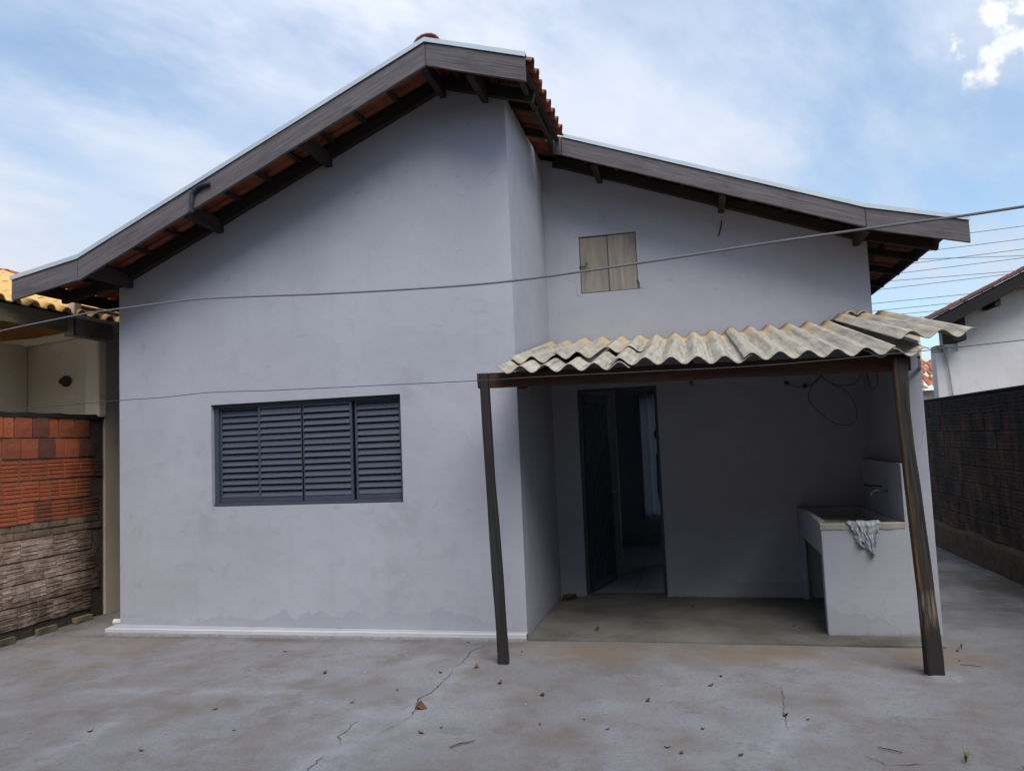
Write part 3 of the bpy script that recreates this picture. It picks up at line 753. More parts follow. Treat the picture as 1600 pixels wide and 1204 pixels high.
for i in range(17):
    o = link('ridge_tile', rme, 'clay', roof, (3.364 + random.uniform(-.008, .008), -OV - .0 + i * .355, 4.868 + random.uniform(0, .008)))
    md = o.modifiers.new('thickness', 'SOLIDIFY'); md.thickness = .014
# battens under the tiles
def battens(eave, ridge, ya, yb_):
    xs, sgn = rows(eave, ridge)
    for x in xs:
        xx = x + sgn * .05; z = zp(xx) - .051
        part('batten', MB().beam((xx, ya, z), (xx, yb_, z), .045, .026, (0, 0, 1)), 'rafter', roof)
battens(-.64, 3.30, -OV + .002, 1.2); battens(4.20, 3.42, -OV + .002, YB - OV - .04); battens(7.68, 3.45, YB - OV + .002, 3.4)
for x, y0, y1 in ((4.10, -.44, YB - OV - .05), (7.60, YB - OV + .01, 5.4), (-.60, -OV + .01, 5.4)):   # eaves battens on edge
    part('eaves_batten', MB().beam((x, y0, zp(x) - .075), (x, y1, zp(x) - .075), .03, .11), 'rafter', roof)
for y in (.6, 2.2, 2.9, 3.6, 4.3, 5.0):      # rafters tails out to the eaves
    if y > 1.2: slope_beam(6.918, 7.62, y, .07, .07, .05, 'rafter')
    slope_beam(-.60, .02, y, .07, .07, .05, 'rafter')
for y in (.25, .85): slope_beam(3.4, 4.12, y, .07, .07, .05, 'rafter')
# iron rod and run stain hole under the purlin
part('rod', MB().tube([(5.70, YB - .004, 3.74), (5.685, YB - .012, 3.66), (5.66, YB - .006, 3.585)], .006, 6), 'iron', house)

# ---------------------------------------------------------------- lean-to over the porch
lean = thing('lean_to', 'lean-to of grey corrugated sheets on a beam and two worn timber posts', 'lean-to', (5.2, -.66, 0))
def sized(n, a, b, d): return [(a + (b - a) * i / (n - 1) + random.uniform(-.006, .006), d + random.uniform(-.004, .004)) for i in range(n)]
PL = [(3.853, -.668, -.01), (3.845, -.668, .3), (3.834, -.668, .626), (3.822, -.668, 1.0), (3.809, -.668, 1.331), (3.80, -.668, 1.7), (3.791, -.668, 2.13)]
part('post', MB().path(PL, sized(7, .082, .062, .06)), 'postl', lean, bevel=.011, label='thin straight dark grey timber post')
PR = [(6.712, -.672, -.01), (6.711, -.672, .15), (6.707, -.672, .295), (6.700, -.672, .5), (6.693, -.672, .704), (6.683, -.67, .95), (6.673, -.67, 1.203), (6.662, -.67, 1.45), (6.653, -.67, 1.709), (6.654, -.67, 1.9), (6.659, -.67, 2.06)]
PRS = [(.105, .10), (.104, .10), (.098, .1), (.092, .09), (.092, .09), (.088, .09), (.086, .085), (.075, .08), (.078, .08), (.085, .08), (.09, .08)]
def m_postr(t):
    u = t.uv(); p = t.pos(); x, y, z = t.sep(p)[:3]
    g = t.noise(t.mapping(u, (1.5, 30, 1)), 1.6, 7, .65, 1.0)
    c = t.mix(t.rng(g, .35, .7), (.014, .012, .012), (.048, .041, .037))
    # pale split sapwood down the left arris
    e = t.math('ADD', t.math('SUBTRACT', x, t.math('MULTIPLY', z, -.0386)), t.math('MULTIPLY', t.math('SUBTRACT', t.noise(t.mapping(p, (1, 1, .35)), 11, 5, .7), .5), .045))
    s_ = t.math('MULTIPLY', t.rng(e, 6.700, 6.680), t.rng(z, .15, .6))
    c = t.mix(t.math('MULTIPLY', s_, .9), c, t.mix(t.rng(g, .35, .65), (.04, .022, .012), (.18, .105, .045)))
    c = t.mix(t.rng(t.math('ADD', z, t.math('MULTIPLY', t.noise(p, 8, 4), .3)), .5, .22, 0, .85), c, (.022, .020, .020))
    c = t.mix(t.math('MULTIPLY', t.rng(t.math('ABSOLUTE', t.math('SUBTRACT', z, .42)), .14, .02), t.rng(g, .4, .6)), c, (.20, .165, .12))
    return {'c': c, 'n': t.bump(g, .8, .012)}
M['postr'] = material('split_post_wood', m_postr, .85)
part('post', MB().path(PR, PRS), 'postr', lean, bevel=.014, label='crooked split timber post with bare ochre edge')
part('beam', MB().beam((3.725, -.608, 2.080), (6.735, -.606, 2.028), .055, .112, (0, 0, 1), 8, .003), 'beam', lean, bevel=.004)
for x in (4.05, 5.3, 6.55): part('rafter', MB().beam((x, -.56, 2.04), (x, YB - .01, 2.50), .05, .07, (0, 0, 1), 3, .003), 'rafter', lean)
part('wall_plate', MB().beam((3.90, YB - .032, 2.475), (6.90, YB - .032, 2.465), .05, .07, (0, 0, 1), 4, .002), 'rafter', lean)
part('footing', MB().tube([(6.76, -.70, -.01), (6.76, -.70, .006), (6.76, -.70, .012)], [.12, .105, .07], 22), 'pad', lean)
part('hook', MB().tube([(5.30, -.575, 1.99), (5.30, -.575, 1.965), (5.315, -.575, 1.945)], .014, 7), 'iron', lean)
WV = .180
def sheet(x0, nw, ya, yb_, lift=0., phase=0., tilt=0., chip=.004, seed=0, warp=0.):
    """corrugated fibre-cement sheet; ya,yb_ = front and back edge"""
    def zbase(x, y):
        zf = 2.138 - .026 * (x - 4.0); t = (y + .76) / (YB + .76)
        return zf + (2.60 - zf) * t
    phase = phase + (x0 - 3.915) / WV
    nu = int(nw * 16); nv = 10
    def fn(a, b):
        x = x0 + nw * WV * a; edge = .5 * chip * (mnoise.noise((x * 9, seed, 0)) + .6 * mnoise.noise((x * 31, seed, 4)))
        yfr = ya + (edge if b < .05 else 0); y = yfr + (yb_ - yfr) * b
        zz = zbase(x, y) + lift + .0265 * math.sin(2 * math.pi * (a * nw + phase)) + tilt * (1 - b) + warp * (1 - b) * (a - .5)
        return (x, y, zz + .0012 * mnoise.noise((x * 2, y * 2, seed)))
    m = MB(); m.grid(fn, nu, nv, lambda a, b: (((ya + (yb_ - ya) * b) + .76), nw * WV * a + seed * 3.1))
    o = part('corrugated_sheet', m, 'fibro', lean, smooth=True, solid=.006)
    return o
PH = .25
sheet(3.915, 5.4, -.78, 1.60, 0., PH, seed=1)
sheet(3.915, 2.0, -.35, 1.62, .024, PH, seed=2, chip=.010, tilt=.006)
sheet(4.26, 1.7, -.30, 1.63, .034, PH + .03, seed=3, chip=.012, tilt=.012)
sheet(4.625, 2.0, .10, 1.63, .022, PH - .05, seed=4, chip=.010, tilt=.018)
sheet(4.74, 5.4, -.775, 1.63, .016, PH, seed=5, warp=-.02, tilt=.004)
sheet(5.66, 5.3, -.785, 1.635, .03, PH, seed=6, warp=.004)
sheet(6.46, 2.0, -.76, 1.635, .012, PH, seed=7)
sheet(6.66, 2.6, -.70, 1.636, .085, PH + .3, seed=8, tilt=.035, chip=.004)
part('sheet_offcut', MB().grid(lambda a, b: (6.86 + .10 * a, 1.45 + .17 * b, 2.655 + .035 * math.sin(a * 3.1) + .03 * b), 8, 3, lambda a, b: (2.3 + .1 * b, a * .2)), 'fibro', lean, True, solid=.007)
part('sheet_offcut', MB().grid(lambda a, b: (6.74 + .10 * a, 1.40 + .22 * b, 2.655 + .035 * math.sin(a * 3.1) + .03 * b), 8, 3, lambda a, b: (2.3 + .1 * b, a * .2)), 'fibro', lean, True, solid=.007)
part('brace', MB().beam((6.93, -.1, 2.10), (7.20, .9, 1.92), .02, .02), 'steel', lean)

# ---------------------------------------------------------------- laundry tank
TX0, TX1, TY0, TY1, TZ = 6.222, 6.829, .2395, YB - .004, .868
tank = thing('laundry_tank', 'masonry laundry tank painted lavender grey under the right end of the lean-to', 'laundry tank', (6.5, .9, .014))
part('front_panel', MB().box(TX0, 6.9045, TY0, TY0 + .085, .006, TZ - .035), 'wall', tank, bevel=.008)
part('splashback', MB().box(6.829, 6.9047, TY0 + .0852, TY1, .006, 1.315), 'wall', tank, bevel=.006)
part('splashback_edge', MB().box(6.8292, 6.9044, TY0 + .0004, TY0 + .085, TZ - .034, 1.313), 'wall', tank)
bs = MB()
z0, z1 = TZ - .034, TZ; wl = .05
bs.box(TX0 + .001, TX0 + wl, TY0 + .09, TY1, .62, z1); bs.box(TX1 - wl, TX1 - .001, TY0 + .09, TY1, .62, z1 - .002)
bs.box(TX0 + wl, TX1 - wl, TY1 - .05, TY1, .62, z1 - .001)
part('basin', bs, 'wall', tank, bevel=.004)
rt_ = MB(); rt_.box(TX0 - .003, TX0 + wl, TY0 + .093, TY1, z1 + .0005, z1 + .012); rt_.box(TX0 + wl + .0005, TX1 - .001, TY1 - .05, TY1, z1 + .0005, z1 + .011)
part('basin_rim', rt_, 'rim', tank, bevel=.004)
bt = MB(); bt.grid(lambda a, b: (TX0 + wl + (TX1 - TX0 - 2 * wl) * a, TY0 + .09 + (TY1 - TY0 - .14) * b, .79 + .045 * (1 - b)), 2, 10)
part('washboard', bt, 'rim', tank)
rimm = MB(); n = 24
for i in range(n + 1):
    x = TX0 - .004 + (TX1 - TX0 + .002) * i / n; j = .004 * mnoise.noise((x * 12, 0, 0))
    rimm.v += [(x, TY0 - .006 + j, z0 - .012 + 2 * j), (x, TY0 - .007 + j, z1 - .006 + j), (x, TY0 + .004, z1 + j), (x, TY0 + .092, z1 - .004), (x, TY0 + .092, z0)]
for i in range(n):
    for k in range(4): a = i * 5 + k; rimm.face((a, a + 1, a + 6, a + 5))
rimm.face((0, 1, 2, 3, 4)); e = n * 5; rimm.face((e + 4, e + 3, e + 2, e + 1, e))
part('front_rim', rimm, 'rim', tank)
part('support', MB().box(TX0 + .002, TX0 + .05, TY1 - .07, TY1, .014, .62), 'wall', tank)
fa = link('faucet', None, None, tank)
part('spout', MB().tube([(6.83, .70, 1.075), (6.78, .70, 1.08), (6.74, .70, 1.082), (6.715, .70, 1.075), (6.70, .70, 1.052), (6.698, .70, 1.035)], [.011, .011, .013, .012, .010, .010], 10), 'steel', fa, True)
part('valve', MB().tube([(6.755, .70, 1.085), (6.755, .70, 1.105), (6.755, .70, 1.112)], [.010, .010, .006], 8), 'steel', fa, True)
part('tap_handle', MB().tube([(6.79, .70, 1.114), (6.75, .70, 1.118), (6.69, .70, 1.124), (6.65, .70, 1.132)], [.006, .009, .009, .011], 8), 'iron', fa, True)

# checked cloth over the tank's front rim
def cloth_fn(lx, rx, zt, zb, yo_, sd, back):
    def fn(a, b):
        z = zt - (zt - zb(a)) * max(0, (b - .2) / .8) if b > .2 else zt + .004
        t = max(0, (b - .2) / .8); x0 = lx(t); x1 = rx(t); x = x0 + (x1 - x0) * a
        y = TY0 - .012 - yo_ - .016 * math.sin(a * 11 + sd + t * 2) * (.3 + t) if b > .2 else TY0 - .012 - yo_ + back * (1 - b / .2)
        return (x + .006 * math.sin(b * 17 + sd), y, z + .003 * math.sin(a * 9))
    return fn
cl_o = thing('checked_cloth', 'crumpled blue and grey checked cloth hanging over the laundry tank rim', 'cloth', (6.53, TY0 - .01, .87))
m = MB(); m.grid(cloth_fn(lambda t: 6.412 + .055 * t, lambda t: 6.55 + .02 * t, .874, lambda a: .79 - .11 * min(1, a * 1.1), .0, .3, .07), 18, 16, lambda a, b: (a * .16, b * .24))
part('cloth_layer', m, 'check', cl_o, True, solid=.003)
m = MB(); m.grid(cloth_fn(lambda t: 6.48 + .10 * t, lambda t: 6.655 - .045 * t, .876, lambda a: .625 + .15 * max(0, a - .55) * 2, .014, 1.9, .09), 18, 16, lambda a, b: (a * .19 + b * .05, b * .27))
part('cloth_layer', m, 'check', cl_o, True, solid=.003)
m = MB(); m.grid(cloth_fn(lambda t: 6.445 + .02 * t, lambda t: 6.52 + .075 * t, .872, lambda a: .72 - .10 * a, .007, 3.1, .05), 12, 16, lambda a, b: (a * .12 - b * .03, b * .25))
part('cloth_layer', m, 'check', cl_o, True, solid=.003)

# ---------------------------------------------------------------- wires
def smooth_pts(pts, k=6):
    P = [Vector(p) for p in pts]; out = []
    for i in range(len(P) - 1):
        p0, p1, p2, p3 = P[max(0, i - 1)], P[i], P[i + 1], P[min(len(P) - 1, i + 2)]
        for j in range(k):
            t = j / k
            out.append(.5 * ((2 * p1) + (-p0 + p2) * t + (2 * p0 - 5 * p1 + 4 * p2 - p3) * t * t + (-p0 + 3 * p1 - 3 * p2 + p3) * t ** 3))
    out.append(P[-1]); return out
CAB = [(-2.4, -.62, 2.60), (-.42, -.9, 2.74), (.07, -.96, 2.77), (.55, -1.03, 2.79), (.94, -1.09, 2.79), (1.68, -1.2, 2.78), (2.28, -1.3, 2.735), (2.84, -1.4, 2.685), (3.6, -1.55, 2.625), (4.27, -1.7, 2.585), (5.06, -1.9, 2.575), (5.73, -2.1, 2.57), (6.28, -2.3, 2.55), (6.74, -2.5, 2.525), (8.4, -3.1, 2.5)]
m = MB().tube(smooth_pts(CAB), .0065, 6)
single('overhead_cable', m, 'cable', 'thick grey cable strung across the yard at eaves height before the gable', 'cable', (3.6, -1.5, 2.6))
THN = [(-.83, -.98, 2.03), (-.31, -1.0, 2.045), (.84, -1.02, 2.07), (1.26, -1.03, 2.07), (1.72, -1.04, 2.085), (2.22, -1.05, 2.07), (2.64, -1.06, 2.062), (3.25, -1.08, 2.052), (3.85, -1.09, 2.042), (4.33, -1.11, 2.04), (4.98, -1.12, 2.03), (5.78, -1.15, 2.02), (6.51, -1.17, 2.04), (7.2, -1.2, 2.07), (8.38, -1.25, 2.13)]
single('washing_line', MB().tube(smooth_pts(THN), .0028, 5), 'wire', 'thin wire washing line sagging above the window and along the lean-to beam', 'washing line', (3.6, -1.1, 2.05))
yw = YB - .03
HW = [[(6.21, yw, 2.07), (6.27, yw, 2.03), (6.38, yw, 2.02), (6.47, yw, 2.06), (6.53, yw, 2.12)],
      [(6.53, yw, 2.12), (6.44, yw - .02, 2.04), (6.39, yw - .03, 1.92), (6.43, yw - .03, 1.83), (6.53, yw - .03, 1.72), (6.64, yw - .03, 1.645), (6.76, yw - .03, 1.645), (6.81, yw - .03, 1.71), (6.80, yw - .02, 1.84), (6.74, yw - .02, 1.95), (6.59, yw - .01, 2.05), (6.52, yw, 2.12)],
      [(6.53, yw, 2.12), (6.60, yw - .03, 2.04), (6.73, yw - .03, 2.01), (6.82, yw - .03, 2.03), (6.87, yw - .03, 2.09), (6.885, yw - .03, 2.16)]]
hw = thing('hanging_wire', 'loose loop of black electric wire hanging on the wall inside the porch', 'wire', (6.55, yw, 2.1))
for h in HW: part('strand', MB().tube(smooth_pts(h), .0032, 5), 'wire', hw)
part('strand', MB().tube(smooth_pts([(6.86, 1.3, 2.12), (6.87, 1.25, 2.0), (6.86, 1.1, 1.93), (6.88, .98, 2.0), (6.87, 1.0, 2.12)]), .0032, 5), 'wire', hw)
part('junction_box', MB().box(6.19, 6.225, YB - .028, YB - .002, 2.05, 2.085), 'wire', hw)
part('junction_box', MB().box(6.355, 6.39, YB - .028, YB - .002, 2.01, 2.045), 'wire', hw)
PLN = [(14.1, 7.56, 15.65, 7.62), (13.08, 7.12, 15.61, 7.22), (12.89, 6.78, 15.59, 6.90), (12.9, 6.86, 15.57, 6.69), (12.31, 6.49, 15.57, 6.63), (12.18, 6.25, 15.53, 6.24), (11.6, 6.01, 15.53, 6.18), (11.17, 5.57, 13.68, 5.63), (11.18, 5.32, 13.44, 5.39), (11.17, 5.15, 12.99, 5.18), (11.41, 4.96, 12.54, 5.02)]
ORD = ['topmost', 'second highest', 'third highest', 'gently falling fourth', 'fifth', 'sixth', 'seventh', 'eighth', 'ninth', 'second lowest', 'lowest']
for (xa, za, xb, zb), nm in zip(PLN, ORD):
    s_ = (zb - za) / (xb - xa); pts = []
    for i in range(13):
        x = 2 + 28 * i / 12; pts.append((x, 20 + (x - 13) * .0, za + s_ * (x - xa) + .0009 * (x - xa) * (x - xb)))
    single('power_line', MB().tube(pts, .009, 5), 'wire', nm + ' of the power lines crossing the sky right of the house', 'power line', (13.5, 20, za), 'power lines over the street')

# ---------------------------------------------------------------- brick walls on both boundaries
def hollow_brick(name, wd, h, groove=True, wear=0.):
    """face towards +x at x=0, body behind; wd along y; horizontal grooves"""
    pr = [(-.09, -h / 2), (0, -h / 2)]
    if groove:
        for k in range(4):
            zc = -h / 2 + h * (k + 1) / 5
            zc += random.uniform(-.008, .008) * wear; dp = .009 * (1 - wear * random.uniform(.45, .85)); wv_ = .004 * wear
            pr += [(random.uniform(-wv_, wv_), zc - .007), (-dp, zc - .003), (-dp, zc + .003), (random.uniform(-wv_, wv_), zc + .007)]
    else: pr += [(.003, 0)]
    pr += [(0, h / 2), (-.09, h / 2)]
    m = MB(); k = len(pr)
    for s_ in (-.5, .5):
        for x, z in pr: m.v.append((x + random.uniform(-.0015, .0015) * (1 + wear), s_ * wd, z + random.uniform(-.001, .001) * wear))
    for i in range(k): j = (i + 1) % k; m.face((i, j, k + j, k + i))
    m.face(range(k)); m.face(range(2 * k - 1, k - 1, -1))
    return m.mesh(name)
LX = -.80
lw = thing('brick_wall', 'rough hollow brick wall, orange above and lime washed below, left of the house', 'wall', (LX, -1.2, 0))
part('mortar', MB().box(LX - .14, LX - .018, -3.2, .70, -.02, 2.055), 'mortarl', lw)
capm = MB(); n = 40
for i in range(n + 1):
    y = -3.2 + 3.9 * i / n; j = .012 * mnoise.noise((y * 6, 0, 0))
    capm.v += [(LX - .145, y, 2.04), (LX + .004 + j, y, 2.035 + j), (LX + .002 + j, y, 2.082 + j), (LX - .145, y, 2.09)]
for i in range(n):
    for k in range(4): k2 = (k + 1) % 4; capm.face((i * 4 + k, i * 4 + k2, i * 4 + 4 + k2, i * 4 + 4 + k))
capm.face((0, 1, 2, 3)); capm.face((n * 4 + 3, n * 4 + 2, n * 4 + 1, n * 4))
part('coping', capm, 'mortarr', lw)
bw = {(wd, gr): hollow_brick('brick', wd, .182, gr) for wd in (.18, .10) for gr in (True, False)}
bww = [{(wd, gr): hollow_brick('brick', wd, .186, True, 1.) for wd in (.18, .10) for gr in (True,)} for _ in range(5)]
thin = hollow_brick('thin_brick', .20, .058, False)
COURSES = [(1.94, 'p'), (1.74, 'p'), (1.54, 'g'), (1.34, 'g'), (1.14, 'g'), (1.01, 't'), (.94, 't'), (.80, 'g'), (.60, 'g'), (.40, 'g'), (.20, 'g')]
def lay_course(root, zc, kind, y0, y1, x, mat, facing=1, tex=bw, cuts=.12):
    y = y0 + random.uniform(-.1, 0); base = origin(root)
    while y < y1 - .05:
        if kind == 't': wd, me, gp, mt = .20, thin, .012, 'brickb'
        else:
            sh = random.random() < cuts; wd = .10 if sh else .18; me = (random.choice(bww)[(wd, True)] if zc < .9 and tex is bw else tex[(wd, kind == 'g')]); gp = random.uniform(.003, .008) if (zc < .9 or tex is not bw) else random.uniform(.012, .022); mt = mat
        if y + wd > y1: break
        if random.random() > .0:
            o = bpy.data.objects.new('brick', me); COL.objects.link(o); o.parent = root
            if not me.materials: me.materials.append(M[mt])
            tm = .45 if (zc < .9 or tex is not bw) else 1.
            o.location = (x - base.x + tm * random.uniform(-.006, .005) - (.006 if kind == 't' else 0), y + wd / 2 - base.y, zc - base.z + random.uniform(-.004, .004))
            o.rotation_euler = (random.uniform(-.012, .012), tm * random.uniform(-.015, .015), (0 if facing > 0 else math.pi) + tm * random.uniform(-.015, .015))
        y += wd + gp
for zc, kd in COURSES: lay_course(lw, zc, kd, -3.1, .69, LX, 'brickl')
# foot of the wall: a row of loose edging bricks
for i in range(12):
    y = -2.2 + i * .225 + random.uniform(-.01, .01)
    if random.random() < .15: continue
    e_ = MB().beam((LX + .03, y, .028), (LX + .03 + .01, y + .205, .028), .05, .06, (0, 0, 1), 2, .005)
    part('edging_brick', e_, 'edge', lw, bevel=.006)
part('return_length', MB().box(LX - .14, LX, -8.9, -3.2005, -.02, 2.07), 'mortarl', lw)

RX = 8.38
rw = thing('brick_wall', 'blackened mouldy brick boundary wall right of the house', 'wall', (RX, 4, 0))
part('mortar', MB().box(RX + .018, RX + .15, -8.9, 12, -.02, 1.925), 'mortarr', rw)
part('coping', MB().box(RX - .004, RX + .155, -8.9, 12, 1.9255, 1.945), 'mortarr', rw)
fm = MB(); n = 60
for i in range(n + 1):
    y = -2.5 + 14.5 * i / n; j = .015 * mnoise.noise((y * 3, 5, 0)); zt = .33 + .05 * mnoise.noise((y * 1.5, 9, 0))
    fm.v += [(RX - .035 + j, y, -.02), (RX - .03 + j, y, zt - .05), (RX - .008, y, zt), (RX + .05, y, zt + .01)]
for i in range(n):
    for k in range(3): fm.face((i * 4 + k, i * 4 + k + 1, i * 4 + 5 + k, i * 4 + 4 + k))
part('footing', fm, 'footr', rw)
bwr = {(wd, gr): hollow_brick('brick', wd, .186, gr, .6) for wd in (.18, .10) for gr in (True, False)}
for i in range(8): lay_course(rw, .43 + .197 * i, 'g', 1.2, 8.2, RX, 'brickr', -1, bwr, .1)

# ---------------------------------------------------------------- neighbour on the left
nl = thing('neighbour_house', 'cream plastered house with yellow tiled roof behind the left brick wall', 'house', (-2.2, 1, 0))
def nz(x): return 3.07 + (-.72 - x) * .42
part('wall', MB().box(-4.2, -.845, .72, 6.5, -.02, 2.98), 'cream', nl, bevel=.02, label='cream wall facing the yard')
part('wall', MB().box(-4.2, -1.80, -.95, .7195, -.02, 2.90), 'cream', nl, bevel=.02)
part('pillar', MB().box(-.955, -.775, .60, .7192, 2.06, 3.02), 'cream', nl, bevel=.02)
part('side_pillar', MB().box(-.843, -.80, .7205, 6.5, -.02, 3.0), 'creamdk', nl)
part('lintel', MB().beam((-1.80, .69, 2.915), (-.96, .69, 2.985), .05, .075), 'cream', nl)
part('soffit', MB().grid(lambda a, b: (-.80 - 1.0 * a, -.95 + 1.65 * b, nz(-.80 - 1.0 * a) - .07), 2, 2), 'olive', nl, solid=.02)
part('fascia_board', MB().beam((-.765, -.98, 2.99), (-.765, .16, 2.99), .03, .17), 'olive', nl)
gt = link('gutter', None, None, nl)
part('trough', MB().box(-.80, -.69, .17, .715, 2.865, 3.06), 'olivegrey', gt, bevel=.008)
part('lip', MB().box(-.705, -.668, .16, .725, 3.045, 3.075), 'metal', gt, bevel=.006)
part('end_clamp', MB().box(-.684, -.672, .165, .185, 2.86, 3.05), 'iron', gt)
part('post', MB().box(-.80, -.715, .215, .305, 3.05, 3.275), 'creamdk', nl, bevel=.01)
part('parapet', MB().box(-.84, -.745, .306, 1.3, 3.0, 3.175), 'creamdk', nl, bevel=.01)
part('parapet_cap', MB().box(-.85, -.735, .306, 1.3, 3.1755, 3.20), 'footr', nl)
lamp = link('wall_lamp', None, None, nl)
part('lamp_base', MB().tube([(-1.29, .718, 2.475), (-1.29, .70, 2.475)], .062, 14), 'iron', lamp)
lm = MB()
for i in range(7):
    r = .058 * math.cos(i / 6 * math.pi / 2); 
    for k in range(14): a = 2 * math.pi * k / 14; lm.v.append((-1.29 + 1.35 * r * math.cos(a), .70 - .05 * math.sin(i / 6 * math.pi / 2), 2.475 + .8 * r * math.sin(a)))
for i in range(6):
    for k in range(14): k2 = (k + 1) % 14; lm.face((i * 14 + k, i * 14 + k2, i * 14 + 14 + k2, i * 14 + 14 + k))
part('lamp_cover', lm, 'footr', lamp, True)
nroof = link('roof', None, None, nl)
nrest = MB(); cnt = 0; ang = math.atan(.42)
nt = tile_mesh('yellow_tile', .40); nt_me = nt.mesh('yellow_tile')
nbase = origin(nroof)
for r in range(6):
    x = -.70 - r * .345 * math.cos(ang)
    for c in range(38):
        y = -1.0 + c * .19; z = nz(x) + .02
        if y > .9 and x > -1.05: continue
        T = Matrix.Translation((x + random.uniform(-.01, .01) - nbase.x, y - nbase.y, z + random.uniform(-.003, .003) - nbase.z)) @ Matrix.Rotation(math.pi, 4, 'Z') @ Matrix.Rotation(-ang, 4, 'Y')
        if -1.6 < y < 4.5: o = link('tile', nt_me, 'ochre', nroof); o.matrix_local = T; cnt += 1
        else:
            b = len(nrest.v); nrest.v += [tuple((T @ Vector(v)) + nbase) for v in nt.v]
            for f in nt.f: nrest.face([b + i for i in f])
o = part('tile_field', nrest, 'ochre', nroof); o['kind'] = 'stuff'
xr_ = -.70 - 6 * .345 * math.cos(ang)
part('far_slope', MB().grid(lambda a, b: (xr_ + .05 - 2.0 * a, -1.0 + 7.3 * b, nz(xr_ + .05) - .8 * a), 2, 2), 'ochre', nroof, solid=.03)
for i in range(20):
    o = link('ridge_tile', rme, 'ochre', nroof, (xr_ + .02 - nbase.x, -1.0 + i * .355 - nbase.y, nz(xr_) - .02 - nbase.z))

# ---------------------------------------------------------------- neighbours on the right
nr = thing('neighbour_house', 'white walled house with dark tiled gable behind the blackened wall', 'house', (11, 9, 0))
NRY = 9.
def nrz(x): return 3.42 + (x - 9.38) * .475
part('wall', wall_xz(10.05, 13.6, NRY, NRY + .2, lambda x: nrz(min(x, 27 - x)) - .25, (), 2.9, ()), 'nwhite', nr)
part('side_wall', MB().box(10.05, 10.2, NRY + .2005, NRY + 1.0, -.02, 3.45), 'nwhite', nr)
part('boundary_wall', MB().box(9.64, 13.6, NRY - .12, NRY + .15, -.02, 2.9), 'nwhite', nr)
cp = MB(); cp.tube([(9.70, NRY - .16, 2.99), (9.78, NRY - .2, 2.97), (9.82, NRY - .17, 2.6), (9.86, NRY - .16, 2.1)], [.03, .04, .014, .012], 8)
part('broken_pipe', cp, 'rim', nr)
part('wall_stub', MB().box(9.64, 9.80, NRY - .14, NRY + .16, 2.9, 3.03), 'rim', nr, bevel=.02)
nrr = link('roof', None, None, nr)
part('rake_board', MB().beam((9.50, NRY - .62, nrz(9.50) - .16), (13.4, NRY - .62, nrz(13.4) - .16), .04, .18), 'shadewood', nrr)
part('roof_deck', MB().grid(lambda a, b: (9.48 + 3.92 * a, NRY - .6 + 1.9 * b, nrz(9.48 + 3.92 * a) - .06), 2, 2), 'shadewood', nrr, solid=.05)
part('eaves_block', MB().box(9.84, 10.045, NRY - .5, NRY + .1, 3.06, 3.5), 'shadewood', nrr)  # dark box under the low end of the roof
for i in range(5):
    x = 10.5 + i * .7; part('purlin', MB().box(x, x + .09, NRY - .6, NRY, nrz(x) - .34, nrz(x) - .2), 'shadewood', nrr)
ang = math.atan(.475); nb = origin(nrr); rmb = tile_mesh('t', .4); r_me = rmb.mesh('red_tile'); rrest = MB()
for r in range(11):
    x = 9.40 + r * .345 * math.cos(ang)
    for c in range(10):
        y = NRY - .64 + .1 + c * .19
        T = Matrix.Translation((x - nb.x + random.uniform(-.012, .012), y - nb.y, nrz(x) - nb.z + random.uniform(-.004, .008))) @ Matrix.Rotation(-ang, 4, 'Y')
        if c < 3 or r == 0: o = link('tile', r_me, 'claydark', nrr); o.matrix_local = T
        else:
            b = len(rrest.v); rrest.v += [tuple((T @ Vector(v)) + nb) for v in rmb.v]
            for f in rmb.f: rrest.face([b + i for i in f])
o = part('tile_field', rrest, 'claydark', nrr); o['kind'] = 'stuff'

fh = thing('distant_house', 'peach coloured house showing above the lean-to at far right', 'house', (13.9, 31, 0))
part('wall', MB().box(12.6, 15.2, 30, 34, 0, 5.95), 'peach', fh)
part('roof', MB().beam((13.9, 29.7, 6.08), (13.9, 34.3, 6.08), 2.75, .25), 'peach', fh, bevel=.08)
fr_ = thing('distant_shed', 'ruined shed with orange tiles glimpsed between the house and the white wall', 'shed', (11, 14.5, 0))
part('wall', MB().box(10.4, 12.6, 14.2, 17, 0, 2.45), 'rim', fr_)
ft = tile_mesh('shed_tile', .4); ft_me = ft.mesh('shed_tile')
for r in range(6):
    for c in range(10):
        T = Matrix.Translation((10.4 + c * .2 - 11 + random.uniform(-.03, .03), 13.95 + r * .33 - 14.5, 2.50 + r * .13 + random.uniform(-.02, .05))) @ Matrix.Rotation(math.pi / 2 + random.uniform(-.15, .15), 4, 'Z') @ Matrix.Rotation(-.36 + random.uniform(-.1, .1), 4, 'Y')
        o = link('tile', ft_me, 'claynew', fr_); o.matrix_local = T

# ---------------------------------------------------------------- added unseen house, keeps low sky light off the porch
rh = thing('added_rear_house', 'added plaster house out of view behind the camera, blocking low sky light', 'house', (3.8, -11, 0))
part('wall', wall_xz(-6, 14, -9.3, -9.0, lambda x: 4.7, [(1.0, 2.6, 1.1, 2.2), (5.4, 6.3, -.02, 2.1)], -.02), 'creamdk', rh)
part('side_wall', MB().box(-6, -5.75, -15, -9.301, -.02, 4.7), 'creamdk', rh)
part('side_wall', MB().box(13.75, 14, -15, -9.301, -.02, 4.7), 'creamdk', rh)
part('window', MB().box(1.0, 2.6, -9.2, -9.15, 1.1, 2.2), 'glass', rh)
part('door', MB().box(5.4, 6.3, -9.2, -9.15, -.02, 2.1), 'shutter', rh)
part('roof', MB().beam((-6.4, -9.9, 5.4), (14.4, -9.9, 5.4), 3.2, .14, (0, -.45, 1)), 'claydark', rh)
